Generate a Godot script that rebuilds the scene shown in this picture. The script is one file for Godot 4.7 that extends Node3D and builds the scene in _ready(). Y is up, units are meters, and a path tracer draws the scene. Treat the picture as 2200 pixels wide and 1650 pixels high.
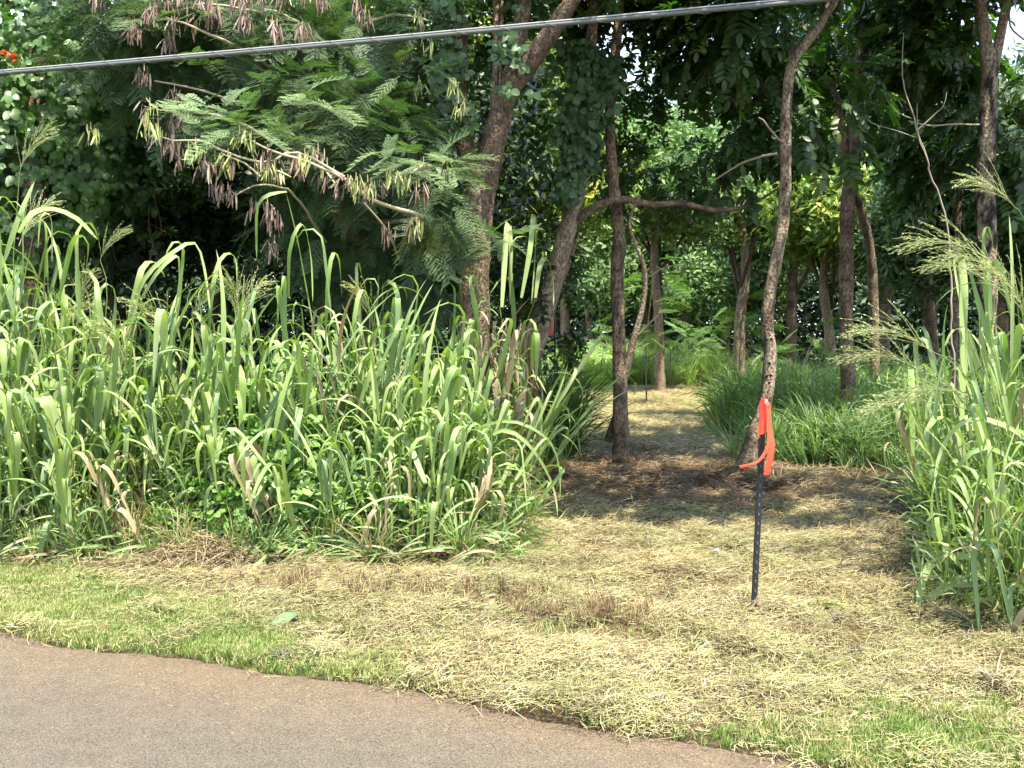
extends Node3D

# ---------------------------------------------------------------- mesh builder
class MB:
	var v := PackedVector3Array()
	var n := PackedVector3Array()
	var c := PackedColorArray()
	var i := PackedInt32Array()

	func vert(p: Vector3, nn: Vector3, col: Color) -> int:
		v.push_back(p)
		n.push_back(nn)
		c.push_back(col)
		return v.size() - 1

	func tri(a: int, b: int, d: int) -> void:
		var f := (v[b] - v[a]).cross(v[d] - v[a])
		if f.dot(n[a] + n[b] + n[d]) > 0.0:
			i.push_back(a); i.push_back(d); i.push_back(b)
		else:
			i.push_back(a); i.push_back(b); i.push_back(d)

	func quad(a: int, b: int, d: int, e: int) -> void:
		tri(a, b, d)
		tri(a, d, e)

	func flat_quad(p0: Vector3, p1: Vector3, p2: Vector3, p3: Vector3, nn: Vector3, col: Color) -> void:
		var a := vert(p0, nn, col)
		var b := vert(p1, nn, col)
		var d := vert(p2, nn, col)
		var e := vert(p3, nn, col)
		quad(a, b, d, e)

	func box(lo: Vector3, hi: Vector3, col: Color) -> void:
		var a := lo
		var b := hi
		flat_quad(Vector3(a.x, a.y, b.z), Vector3(b.x, a.y, b.z), Vector3(b.x, b.y, b.z), Vector3(a.x, b.y, b.z), Vector3(0, 0, 1), col)
		flat_quad(Vector3(a.x, a.y, a.z), Vector3(b.x, a.y, a.z), Vector3(b.x, b.y, a.z), Vector3(a.x, b.y, a.z), Vector3(0, 0, -1), col)
		flat_quad(Vector3(a.x, a.y, a.z), Vector3(a.x, a.y, b.z), Vector3(a.x, b.y, b.z), Vector3(a.x, b.y, a.z), Vector3(-1, 0, 0), col)
		flat_quad(Vector3(b.x, a.y, a.z), Vector3(b.x, a.y, b.z), Vector3(b.x, b.y, b.z), Vector3(b.x, b.y, a.z), Vector3(1, 0, 0), col)
		flat_quad(Vector3(a.x, b.y, a.z), Vector3(b.x, b.y, a.z), Vector3(b.x, b.y, b.z), Vector3(a.x, b.y, b.z), Vector3(0, 1, 0), col)
		flat_quad(Vector3(a.x, a.y, a.z), Vector3(b.x, a.y, a.z), Vector3(b.x, a.y, b.z), Vector3(a.x, a.y, b.z), Vector3(0, -1, 0), col)

	# a tube through pts with a radius at each point
	func tube(pts: PackedVector3Array, rad: PackedFloat32Array, sides: int, col: Color, rough := 0.0, noise: FastNoiseLite = null, col2 := Color(0, 0, 0, 0)) -> void:
		var m := pts.size()
		var t0 := (pts[1] - pts[0]).normalized()
		var side := t0.cross(Vector3(0.13, 0.21, 0.97)).normalized()
		var first := v.size()
		for k in m:
			var t := (pts[mini(k + 1, m - 1)] - pts[maxi(k - 1, 0)]).normalized()
			side = (side - t * side.dot(t)).normalized()
			var up := t.cross(side)
			for s in sides:
				var a := TAU * s / sides
				var nn := side * cos(a) + up * sin(a)
				var r := rad[k]
				if noise:
					r *= 1.0 + rough * noise.get_noise_3dv(pts[k] + nn * rad[k] * 2.0)
				var cc := col
				if col2.a > 0.0 and noise:
					var w := clampf(noise.get_noise_3dv((pts[k] + nn * rad[k]) * Vector3(3.4, 1.6, 3.4)) * 5.0 + 0.35, 0, 1)
					cc = col.lerp(col2, w)
				vert(pts[k] + nn * r, nn, cc)
		for k in m - 1:
			for s in sides:
				var a := first + k * sides + s
				var b := first + k * sides + (s + 1) % sides
				quad(a, b, b + sides, a + sides)
		var e := vert(pts[m - 1] + t0 * 0.0, (pts[m - 1] - pts[m - 2]).normalized(), col)
		for s in sides:
			tri(first + (m - 1) * sides + s, first + (m - 1) * sides + (s + 1) % sides, e)

	# a pointed leaf: base, along dir, face normal nn
	func leaf(p: Vector3, dir: Vector3, nn: Vector3, length: float, width: float, droop: float, fold: float, col: Color, rib: Color, wide := 0.45, segs := 3) -> void:
		var side := dir.cross(nn).normalized()
		var first := v.size()
		var ang := 0.0
		var q := p
		var d := dir
		for k in segs + 1:
			var t := float(k) / segs
			var f := t / wide if t < wide else (1.0 - t) / (1.0 - wide)
			var w := width * 0.5 * sqrt(maxf(0.0, sin(clampf(f, 0, 1) * PI * 0.5)))
			if k == 0:
				w = width * 0.06
			ang = droop * t
			d = (dir * cos(ang) - nn * sin(ang))
			var up := (nn * cos(ang) + dir * sin(ang))
			vert(q, up, rib)
			vert(q + side * w + up * fold * w, (up - side * fold).normalized(), col)
			vert(q - side * w + up * fold * w, (up + side * fold).normalized(), col)
			q += d * (length / segs)
		for k in segs:
			var a := first + k * 3
			quad(a, a + 1, a + 4, a + 3)
			quad(a, a + 2, a + 5, a + 3)

	func mesh() -> ArrayMesh:
		var am := ArrayMesh.new()
		var arr := []
		arr.resize(Mesh.ARRAY_MAX)
		arr[Mesh.ARRAY_VERTEX] = v
		arr[Mesh.ARRAY_NORMAL] = n
		arr[Mesh.ARRAY_COLOR] = c
		arr[Mesh.ARRAY_INDEX] = i
		am.add_surface_from_arrays(Mesh.PRIMITIVE_TRIANGLES, arr)
		return am


# ---------------------------------------------------------------- globals
const FOCAL := 2200.0            # the photograph's width in pixels equals its focal length
const EYE := Vector3(0, 1.6, 0)
const PITCH := -0.0477
var rng := RandomNumberGenerator.new()
var noise := FastNoiseLite.new()
var fine := FastNoiseLite.new()
var M := {}
var used := {}


func at(px: float, py: float, depth: float) -> Vector3:
	var d := Basis(Vector3.RIGHT, PITCH) * Vector3((px - 1100.0) / FOCAL, (825.0 - py) / FOCAL, -1.0)
	return EYE + d * (depth / -d.z)


func ground_at(px: float, depth: float) -> Vector3:
	var p := at(px, 720.0, depth)
	p.y = height(p.x, p.z)
	return p


func rf(a: float, b: float) -> float:
	return rng.randf_range(a, b)


func rdir() -> Vector3:
	var y := rf(-1, 1)
	var a := rf(0, TAU)
	var r := sqrt(1 - y * y)
	return Vector3(r * cos(a), y, r * sin(a))


func numbered(called: String) -> String:
	var k: int = used.get(called, 0)
	used[called] = k + 1
	return called if k == 0 else "%s_%03d" % [called, k]


func tag(o: Node3D, label: String, category: String, group := "", kind := "") -> Node3D:
	if label:
		o.set_meta("label", label)
	if category:
		o.set_meta("category", category)
	if group:
		o.set_meta("group", group)
	if kind:
		o.set_meta("kind", kind)
	return o


func thing(called: String, p: Vector3, label: String, category: String, group := "") -> Node3D:
	var o := Node3D.new()
	o.name = numbered(called)
	add_child(o)
	o.position = p
	tag(o, label, category, group)
	return o


func put(called: String, mesh: Mesh, m: Material, parent: Node3D, xf := Transform3D()) -> MeshInstance3D:
	var o := MeshInstance3D.new()
	o.name = numbered(called) if parent == self else called
	o.mesh = mesh
	o.material_override = m
	o.transform = xf
	parent.add_child(o, true)
	return o


func scatter(called: String, mesh: Mesh, m: Material, parent: Node3D, xf: Array[Transform3D], cols: PackedColorArray) -> MultiMeshInstance3D:
	var mm := MultiMesh.new()
	mm.transform_format = MultiMesh.TRANSFORM_3D
	mm.use_colors = true
	mm.mesh = mesh
	mm.instance_count = xf.size()
	var b := PackedFloat32Array()
	b.resize(xf.size() * 16)
	var k := 0
	for j in xf.size():
		var t := xf[j]
		var q := t.basis
		b[k] = q.x.x; b[k + 1] = q.y.x; b[k + 2] = q.z.x; b[k + 3] = t.origin.x
		b[k + 4] = q.x.y; b[k + 5] = q.y.y; b[k + 6] = q.z.y; b[k + 7] = t.origin.y
		b[k + 8] = q.x.z; b[k + 9] = q.y.z; b[k + 10] = q.z.z; b[k + 11] = t.origin.z
		var cc := cols[j]
		b[k + 12] = cc.r; b[k + 13] = cc.g; b[k + 14] = cc.b; b[k + 15] = 1.0
		k += 16
	mm.buffer = b
	var o := MultiMeshInstance3D.new()
	o.name = numbered(called) if parent == self else called
	o.multimesh = mm
	o.material_override = m
	o.set_meta("kind", "stuff")
	parent.add_child(o, true)
	return o


func frame(dir: Vector3, up: Vector3) -> Basis:
	var y := dir.normalized()
	var x := y.cross(up)
	if x.length() < 0.01:
		x = y.cross(Vector3(0.3, 0.2, 0.9))
	x = x.normalized()
	return Basis(x, y, x.cross(y))


func leafmat(rough: float, spec: float, back: Color) -> StandardMaterial3D:
	var m := StandardMaterial3D.new()
	m.vertex_color_use_as_albedo = true
	m.cull_mode = BaseMaterial3D.CULL_DISABLED
	m.roughness = rough
	m.metallic_specular = spec
	if back.r + back.g + back.b > 0.0:
		m.backlight_enabled = true
		m.backlight = back
	return m


func tinted(m: StandardMaterial3D, col: Color) -> StandardMaterial3D:
	var d: StandardMaterial3D = m.duplicate()
	d.albedo_color = col.linear_to_srgb()
	return d


func noisetex(freq: float, octaves: int, stops: Array, size := 512, kind := FastNoiseLite.TYPE_SIMPLEX_SMOOTH, normal := false) -> NoiseTexture2D:
	var t := NoiseTexture2D.new()
	t.width = size
	t.height = size
	t.seamless = true
	var f := FastNoiseLite.new()
	f.noise_type = kind
	f.frequency = freq
	f.fractal_octaves = octaves
	f.seed = int(freq * 1000) + octaves
	t.noise = f
	if stops:
		var g := Gradient.new()
		var offs := PackedFloat32Array()
		var cs := PackedColorArray()
		for s in stops:
			offs.push_back(s[0])
			cs.push_back((s[1] as Color).linear_to_srgb())
		g.offsets = offs
		g.colors = cs
		t.color_ramp = g
	return t


# ---------------------------------------------------------------- the lie of the land
func road_edge(x: float) -> float:   # z of the edge of the asphalt at x
	return -4.22 + 0.43 * (x - 0.0) + 0.05 * sin(x * 2.1) + 0.03 * sin(x * 5.3 + 1.0) + 0.04 * maxf(0.0, x) * x * 0.3


func height(x: float, z: float) -> float:
	var past := road_edge(x) - z     # metres behind the road's edge
	if past < 0.0:
		return -0.03
	var h := 0.024 * clampf(past / 0.12, 0, 1)
	h += 0.035 * noise.get_noise_2d(x * 60.0, z * 60.0) * clampf(past, 0, 1)
	h += 0.02 * fine.get_noise_2d(x * 300.0, z * 300.0) * clampf(past * 3.0, 0, 1)
	return h


func trail(x: float, z: float) -> float:   # 1 on the mown trail and verge, 0 under the thicket
	var d := -z
	if d < 7.6:
		return 1.0
	var l := 0.0
	var r := 0.0
	if d < 10.0:
		l = lerpf(-0.6, 0.15, (d - 7.6) / 2.4); r = lerpf(2.75, 3.2, (d - 7.6) / 2.4)
	elif d < 13.0:
		l = lerpf(0.15, 0.75, (d - 10.0) / 3.0); r = lerpf(3.6, 2.75, (d - 10.0) / 3.0)
	elif d < 20.0:
		l = lerpf(0.75, 0.8, (d - 13.0) / 7.0); r = lerpf(2.75, 4.0, (d - 13.0) / 7.0)
	elif d < 31.0:
		l = lerpf(0.8, 1.2, (d - 20.0) / 11.0); r = lerpf(4.0, 6.4, (d - 20.0) / 11.0)
	else:
		return 0.0
	var w := 0.35 + 0.02 * d
	return smoothstep(l - w, l + w * 0.3, x) * (1.0 - smoothstep(r - w * 0.3, r + w, x))


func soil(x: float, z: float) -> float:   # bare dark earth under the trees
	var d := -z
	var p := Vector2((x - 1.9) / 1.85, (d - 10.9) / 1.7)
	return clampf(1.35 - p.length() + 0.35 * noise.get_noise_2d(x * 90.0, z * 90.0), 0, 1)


func green(x: float, z: float) -> float:   # short living turf by the road
	var past := road_edge(x) - z
	var w := 1.25 - 0.55 * (x + 2.6) if x < -0.3 else 0.0
	w = clampf(w, 0.0, 1.3)
	var a := smoothstep(w + 0.25, w - 0.25, past) if w > 0.0 else 0.0
	var w2 := clampf((x - 0.6) * 0.6, 0.0, 0.75)
	var b := smoothstep(w2 + 0.25, w2 - 0.25, past) * clampf((x - 0.4) * 0.9, 0, 0.75)
	return clampf(maxf(a, b) + 0.25 * noise.get_noise_2d(x * 140.0, z * 140.0), 0, 1)


func steps(lo: float, a: float, b: float, hi: float, s: float) -> PackedFloat32Array:
	var out := PackedFloat32Array()
	var x := a
	while x > lo:
		x -= s + 0.22 * (a - x)
		out.push_back(x)
	out.reverse()
	x = a
	while x < b:
		out.push_back(x)
		x += s
	out.push_back(b)
	x = b
	while x < hi:
		x += s + 0.22 * (x - b)
		out.push_back(x)
	return out


# ================================================================ main
func _ready() -> void:
	rng.seed = 71
	noise.seed = 5
	noise.frequency = 0.01
	noise.fractal_octaves = 3
	fine.seed = 11
	fine.frequency = 0.01
	fine.fractal_octaves = 3

	var cam := Camera3D.new()
	cam.name = "camera"
	cam.position = EYE
	cam.rotation.x = PITCH
	cam.fov = rad_to_deg(2.0 * atan(825.0 / FOCAL))
	cam.near = 0.05
	cam.far = 600.0
	add_child(cam)

	var env := Environment.new()
	env.background_mode = Environment.BG_SKY
	var sm := ProceduralSkyMaterial.new()
	sm.sky_top_color = Color(0.50, 0.62, 0.80)
	sm.sky_horizon_color = Color(0.84, 0.88, 0.91)
	sm.sky_curve = 0.16
	sm.ground_bottom_color = Color(0.25, 0.24, 0.2)
	sm.ground_horizon_color = Color(0.6, 0.64, 0.66)
	sm.sky_energy_multiplier = 1.0
	sm.sun_angle_max = 8.0
	sm.sky_cover = cloud_texture()
	var sky := Sky.new()
	sky.sky_material = sm
	env.sky = sky
	env.tonemap_mode = Environment.TONE_MAPPER_LINEAR
	env.tonemap_exposure = 3.9
	env.sdfgi_enabled = true
	env.ssao_enabled = true
	env.ssil_enabled = true
	var we := WorldEnvironment.new()
	we.name = "world"
	we.environment = env
	add_child(we)

	var sun := DirectionalLight3D.new()
	sun.name = "sun"
	sun.light_color = Color(1.0, 0.965, 0.90)
	sun.light_energy = 1.6
	sun.light_angular_distance = 0.5
	sun.shadow_enabled = true
	var to_sun := Vector3(0.22, 0.93, 0.30).normalized()
	add_child(sun)
	sun.look_at_from_position(to_sun * 50.0, Vector3.ZERO, Vector3.RIGHT)

	make_materials()
	make_ground()
	make_meshes()
	make_trees()
	make_backwood()
	make_vines()
	make_pod_tree()
	make_grass()
	make_understorey()
	make_litter()
	make_post()
	make_cable()


func cloud_texture() -> NoiseTexture2D:
	var t := NoiseTexture2D.new()
	t.width = 1024
	t.height = 512
	t.seamless = true
	var f := FastNoiseLite.new()
	f.noise_type = FastNoiseLite.TYPE_SIMPLEX_SMOOTH
	f.frequency = 0.006
	f.fractal_octaves = 5
	f.seed = 3
	t.noise = f
	var g := Gradient.new()
	g.offsets = PackedFloat32Array([0.0, 0.35, 0.6, 1.0])
	g.colors = PackedColorArray([Color(1, 1, 1, 0), Color(1, 1, 1, 0), Color(1, 1, 1, 0.5), Color(1, 1, 1, 0.75)])
	t.color_ramp = g
	return t


# ---------------------------------------------------------------- materials
func make_materials() -> void:
	M.blade = leafmat(0.52, 0.45, Color(0.78, 0.86, 0.48))
	M.leaf = leafmat(0.44, 0.5, Color(0.75, 0.95, 0.35))
	M.matte = leafmat(0.6, 0.45, Color(0.66, 0.78, 0.45))
	M.straw = leafmat(0.6, 0.4, Color(0.5, 0.45, 0.3))
	M.pod = leafmat(0.45, 0.5, Color(0.4, 0.4, 0.2))
	M.ribbon = leafmat(0.5, 0.5, Color(0.8, 0.5, 0.4))
	M.twig = leafmat(0.8, 0.3, Color(0, 0, 0))
	# bark: blotched, lichened, with fine vertical relief
	var b := StandardMaterial3D.new()
	b.vertex_color_use_as_albedo = true
	b.roughness = 0.9
	b.metallic_specular = 0.3
	b.uv1_triplanar = true
	b.uv1_scale = Vector3(1.7, 1.0, 1.7)
	b.albedo_texture = noisetex(0.016, 6, [[0.0, Color(0.16, 0.14, 0.12)], [0.36, Color(0.36, 0.32, 0.27)], [0.5, Color(0.66, 0.6, 0.52)], [0.66, Color(0.82, 0.76, 0.67)], [1.0, Color(1, 0.97, 0.9)]], 1024)
	b.heightmap_enabled = true
	b.heightmap_texture = noisetex(0.05, 5, [], 512)
	b.heightmap_scale = 1.5
	M.bark = b
	# asphalt
	var a := StandardMaterial3D.new()
	a.roughness = 0.85
	a.metallic_specular = 0.35
	a.uv1_triplanar = true
	a.uv1_world_triplanar = true
	a.uv1_scale = Vector3(0.9, 0.9, 0.9)
	a.albedo_texture = asphalt_texture()
	a.vertex_color_use_as_albedo = true
	a.heightmap_enabled = true
	a.heightmap_texture = noisetex(0.22, 3, [], 1024)
	a.heightmap_scale = 0.06
	M.asphalt = a
	var g := StandardMaterial3D.new()
	g.vertex_color_use_as_albedo = true
	g.roughness = 0.95
	g.metallic_specular = 0.2
	g.uv1_triplanar = true
	g.uv1_world_triplanar = true
	g.uv1_scale = Vector3(0.8, 0.8, 0.8)
	g.albedo_texture = noisetex(0.035, 6, [[0.0, Color(0.2, 0.18, 0.14)], [0.45, Color(0.6, 0.56, 0.5)], [0.7, Color(0.95, 0.92, 0.85)], [1.0, Color(1, 1, 1)]], 1024)
	g.heightmap_enabled = true
	g.heightmap_texture = noisetex(0.08, 5, [], 1024)
	g.heightmap_scale = 2.0
	M.ground = g
	var cb := StandardMaterial3D.new()
	cb.vertex_color_use_as_albedo = true
	cb.roughness = 0.55
	cb.metallic_specular = 0.45
	M.cable = cb
	var st := StandardMaterial3D.new()
	st.vertex_color_use_as_albedo = true
	st.roughness = 0.5
	st.metallic_specular = 0.5
	M.steel = st


func asphalt_texture() -> ImageTexture:
	var im := Image.create(1024, 1024, false, Image.FORMAT_RGB8)
	var r := RandomNumberGenerator.new()
	r.seed = 9
	var f := FastNoiseLite.new()
	f.frequency = 0.006
	f.fractal_octaves = 4
	var coarse := PackedFloat32Array()
	coarse.resize(256 * 256)
	for k in coarse.size():
		var u := r.randf()
		coarse[k] = 1.5 if u > 0.975 else 0.55 if u < 0.03 else r.randf_range(0.76, 1.24)
	for y in 1024:
		for x in 1024:
			var wx := minf(x, 1024 - x) * 1.0
			var wy := minf(y, 1024 - y) * 1.0
			var k := 0.86 + 0.07 * f.get_noise_2d(wx, wy) + r.randf_range(-0.13, 0.13)
			var s := r.randf()
			if s > 0.995:
				k *= 1.55
			elif s < 0.012:
				k *= 0.5
			k *= coarse[(y >> 2) * 256 + (x >> 2)]
			im.set_pixel(x, y, Color(k * 0.98, k * 0.97, k * 0.96))
	return ImageTexture.create_from_image(im)


# ---------------------------------------------------------------- ground and road
func make_ground() -> void:
	var xs := steps(-90, -6.5, 7.0, 95, 0.085)
	var zs := steps(-160, -14.0, -2.6, 30, 0.085)
	var mb := MB.new()
	var w := xs.size()
	for z in zs:
		for x in xs:
			var past := road_edge(x) - z
			var h := height(x, z)
			var e := 0.05
			var nn := Vector3(height(x - e, z) - height(x + e, z), 2 * e, height(x, z - e) - height(x, z + e)).normalized()
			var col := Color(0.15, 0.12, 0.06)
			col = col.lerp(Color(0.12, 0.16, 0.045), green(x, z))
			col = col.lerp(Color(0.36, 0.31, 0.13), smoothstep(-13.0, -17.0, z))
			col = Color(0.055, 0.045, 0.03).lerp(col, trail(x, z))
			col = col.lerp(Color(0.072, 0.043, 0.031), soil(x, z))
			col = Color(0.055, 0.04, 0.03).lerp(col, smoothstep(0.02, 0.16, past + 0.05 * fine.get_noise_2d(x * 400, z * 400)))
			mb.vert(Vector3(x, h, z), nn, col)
	for j in zs.size() - 1:
		for k in w - 1:
			var a := j * w + k
			mb.quad(a, a + 1, a + w + 1, a + w)
	tag(put("ground", mb.mesh(), M.ground, self), "mown straw verge and shaded bare earth trail leading into the wood", "ground", "", "structure")

	var rb := MB.new()
	var rx := steps(-60, -4.0, 2.5, 60, 0.12)
	var off := [0.06, -0.04, -0.12, -0.25, -0.45, -0.8, -1.3, -2.2, -4.0, -8.0]
	for x in rx:
		for o in off:
			var z: float = road_edge(clampf(x, -12, 12)) + 0.43 * (x - clampf(x, -12, 12)) - o
			var red := smoothstep(-0.9, 0.0, o + 0.25 * noise.get_noise_2d(x * 60, z * 60))
			var col := Color(0.103, 0.088, 0.066).lerp(Color(0.130, 0.097, 0.062), red)
			rb.vert(Vector3(x, 0.006, z), Vector3.UP, col)
	var ow := off.size()
	for j in rx.size() - 1:
		for k in ow - 1:
			var a := j * ow + k
			rb.quad(a, a + 1, a + ow + 1, a + ow)
	tag(put("road", rb.mesh(), M.asphalt, self), "worn brownish grey asphalt road with dusty clippings along its edge", "road", "", "structure")


# ---------------------------------------------------------------- shared small meshes
var blades: Array[Mesh] = []
var thin_blades: Array[Mesh] = []
var culms: Array[Mesh] = []
var panicles: Array[Mesh] = []
var fronds: Array[Mesh] = []
var pinnates: Array[Mesh] = []
var twigs: Array[Mesh] = []
var trifols: Array[Mesh] = []
var tufts: Array[Mesh] = []
var pods: Array[Mesh] = []
var grass_tufts: Array[Mesh] = []


func blade_into(mb: MB, base: Vector3, az: float, length: float, width: float, th0: float, th1: float, power: float, twist: float, col: Color, rib: Color, tip: Color, segs := 10) -> void:
	var out := Vector3(cos(az), 0, sin(az))
	var side0 := Vector3(-sin(az), 0, cos(az))
	var q := base
	var first := mb.v.size()
	for k in segs + 1:
		var t := float(k) / segs
		var th := lerpf(th0, th1, pow(t, power)) if power < 5.0 else lerpf(th0, th1, smoothstep(power - 10.0 - 0.16, power - 10.0 + 0.22, t))
		var d := out * sin(th) + Vector3.UP * cos(th)
		var up := -out * cos(th) + Vector3.UP * sin(th)
		var side := side0.rotated(d, twist * t)
		up = up.rotated(d, twist * t)
		var w := width * 0.5 * minf(1.0, 0.45 + 2.6 * t) * pow(maxf(0.0, 1.0 - pow(t, 2.2)), 0.75)
		var cc := col.lerp(tip, smoothstep(0.55, 1.0, t))
		var wob := 0.12 * sin(t * 17.0 + az * 3.0) * w
		mb.vert(q, up, rib.lerp(cc, 0.3 + 0.6 * t))
		mb.vert(q + side * w + up * (0.32 * w + wob), (up - side * 0.3).normalized(), cc)
		mb.vert(q - side * w + up * (0.32 * w - wob), (up + side * 0.3).normalized(), cc)
		q += d * (length / segs)
	for k in segs:
		var a := first + k * 3
		mb.quad(a, a + 1, a + 4, a + 3)
		mb.quad(a, a + 2, a + 5, a + 3)


func make_meshes() -> void:
	var white := Color(1, 1, 1)
	# broad grass blades, unit length
	var shapes := [[0.15, 2.95, 10.35], [0.3, 3.05, 10.28], [0.1, 2.3, 10.6], [0.35, 2.9, 10.2], [0.1, 3.1, 10.5], [0.5, 3.0, 10.25], [0.12, 0.9, 1.3], [0.6, 2.8, 10.15], [0.2, 3.1, 10.4], [0.1, 2.9, 10.7], [0.25, 2.7, 1.2]]
	for s in shapes:
		var mb := MB.new()
		blade_into(mb, Vector3.ZERO, 0.0, 1.0, rf(0.046, 0.066), s[0], s[1], s[2], rf(-0.9, 0.9), white, Color(1.35, 1.25, 1.25), Color(1.15, 1.05, 0.75), 12)
		blades.append(mb.mesh())
	# culms, unit height, gently curved
	for k in 4:
		var mb := MB.new()
		var pts := PackedVector3Array()
		var rad := PackedFloat32Array()
		var bend := rf(0.05, 0.25)
		for j in 7:
			var t := j / 6.0
			pts.push_back(Vector3(bend * t * t, t * (1.0 - 0.3 * bend * t), 0.02 * sin(t * 5.0 + k)))
			rad.push_back(lerpf(0.0042, 0.0018, t))
		mb.tube(pts, rad, 5, white)
		culms.append(mb.mesh())
	# seed heads: an arching axis with long thin drooping branches and spikelets
	for k in 3:
		var mb := MB.new()
		var q := Vector3.ZERO
		var th := 0.25
		var pts := PackedVector3Array()
		var rad := PackedFloat32Array()
		for j in 9:
			pts.push_back(q)
			rad.push_back(lerpf(0.0035, 0.0012, j / 8.0))
			th += 0.11
			q += Vector3(sin(th), cos(th), 0) * 0.07
		mb.tube(pts, rad, 4, white)
		for j in 30:
			var t := 0.08 + 0.9 * j / 30.0
			var fi := t * 8.0
			var b0 := pts[int(fi)].lerp(pts[mini(int(fi) + 1, 8)], fi - int(fi))
			var axis := (pts[mini(int(fi) + 1, 8)] - pts[int(fi)]).normalized() if int(fi) < 8 else Vector3(1, 0, 0)
			var az := j * 2.4 + rf(-0.4, 0.4)
			var d := (axis * 1.1 + Vector3(cos(az), 0.2, sin(az)) * 0.5).normalized()
			var length := lerpf(0.5, 0.16, t) * rf(0.7, 1.1)
			var bp := PackedVector3Array()
			var br := PackedFloat32Array()
			var p := b0
			for m in 5:
				bp.push_back(p)
				br.push_back(lerpf(0.0022, 0.0012, m / 4.0))
				p += d * length / 4.0
				d = (d + Vector3(0.06, -0.15, 0)).normalized()
			mb.tube(bp, br, 3, white)
			for m in 13:
				var u := rf(0.2, 1.0) * 3.99
				var sp := bp[int(u)].lerp(bp[int(u) + 1], u - int(u))
				var sd := ((bp[int(u) + 1] - bp[int(u)]).normalized() * 1.6 + rdir()).normalized()
				mb.leaf(sp, sd, sd.cross(rdir()).normalized(), rf(0.014, 0.036), 0.0056, 0.0, 0.2, Color(1.05, 0.98, 0.9), white, 0.7, 2)
		panicles.append(mb.mesh())
	# feathery bipinnate fronds, growing along +y, face +z
	for k in 3:
		var mb := MB.new()
		var pairs := 7
		var pts := PackedVector3Array()
		var rad := PackedFloat32Array()
		for j in 6:
			var t := j / 5.0
			pts.push_back(Vector3(0, t, -0.22 * t * t * (1 + k * 0.5)))
			rad.push_back(0.008)
		mb.tube(pts, rad, 3, Color(1.2, 1.1, 0.8))
		for j in pairs:
			var t := 0.22 + 0.76 * j / (pairs - 1.0)
			var fi := minf(t * 5.0, 4.99)
			var b0 := pts[int(fi)].lerp(pts[int(fi) + 1], fi - int(fi))
			for s in [-1.0, 1.0]:
				var d := Vector3(s * rf(0.75, 0.95), rf(0.45, 0.7), rf(-0.15, 0.1)).normalized()
				var length := rf(0.36, 0.46) * (1.0 - 0.25 * absf(t - 0.6))
				var up := Vector3(0, 0.1, 1).normalized()
				var across := d.cross(up).normalized()
				var p := b0
				var leaflets := 11
				for m in leaflets:
					var u := (m + 0.6) / leaflets
					p = b0 + d * length * u + Vector3(0, 0, -0.12 * length * u * u)
					var ll := 0.075 * sin(PI * (0.15 + 0.8 * u)) + 0.012
					for s2 in [-1.0, 1.0]:
						var ld: Vector3 = (across * s2 + d * 0.45 + Vector3(0, 0, rf(-0.25, 0.05))).normalized()
						var hw := d * 0.014
						var g := rf(0.85, 1.15)
						mb.flat_quad(p - hw * 0.6, p + ld * ll * 0.5 - hw, p + ld * ll, p + ld * ll * 0.5 + hw, up, Color(g, g, g))
		fronds.append(mb.mesh())
	# pinnate leaves with broad leaflets
	for k in 3:
		var mb := MB.new()
		var pts := PackedVector3Array()
		var rad := PackedFloat32Array()
		for j in 6:
			var t := j / 5.0
			pts.push_back(Vector3(0, t, -0.35 * t * t))
			rad.push_back(0.009)
		mb.tube(pts, rad, 3, Color(1.1, 1.0, 0.8))
		for j in 5:
			var t := 0.3 + 0.62 * j / 4.0
			var fi := minf(t * 5.0, 4.99)
			var b0 := pts[int(fi)].lerp(pts[int(fi) + 1], fi - int(fi))
			for s in [-1.0, 1.0]:
				var d := Vector3(s, rf(0.4, 0.75), rf(-0.5, -0.05)).normalized()
				var g := rf(0.8, 1.2)
				mb.leaf(b0, d, (Vector3(s * 0.15, 0.1, 1) + rdir() * 0.3).normalized(), rf(0.36, 0.46), rf(0.15, 0.19), rf(0.2, 0.7), 0.18, Color(g, g, g), Color(1.5, 1.4, 1.2), 0.45, 4)
		mb.leaf(pts[5], Vector3(0, 0.8, -0.6).normalized(), Vector3(0, 0.6, 0.8), 0.42, 0.18, 0.4, 0.18, white, Color(1.5, 1.4, 1.2), 0.45, 4)
		pinnates.append(mb.mesh())
	# leafy twigs with alternate leaves
	for k in 4:
		var mb := MB.new()
		var pts := PackedVector3Array()
		var rad := PackedFloat32Array()
		var q := Vector3.ZERO
		var d := Vector3.UP
		for j in 8:
			pts.push_back(q)
			rad.push_back(lerpf(0.012, 0.004, j / 7.0))
			q += d * 0.13
			d = (d + rdir() * 0.28 + Vector3(0, 0, -0.08)).normalized()
		mb.tube(pts, rad, 4, Color(0.9, 0.65, 0.5))
		for j in 20:
			var t := 0.1 + 0.9 * j / 19.0
			var fi := minf(t * 7.0, 6.99)
			var b0 := pts[int(fi)].lerp(pts[int(fi) + 1], fi - int(fi))
			var az := j * 2.4
			var ld := (Vector3(cos(az), rf(0.2, 0.8), sin(az) * 0.6)).normalized()
			var g := rf(0.7, 1.3)
			mb.leaf(b0, ld, (Vector3(0, 0.25, 1) + rdir() * 0.6).normalized(), rf(0.17, 0.27), rf(0.075, 0.115), rf(0.0, 0.8), 0.15, Color(g, g, g * 0.95), Color(1.25, 1.2, 1.0), 0.45, 3)
		twigs.append(mb.mesh())
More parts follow.
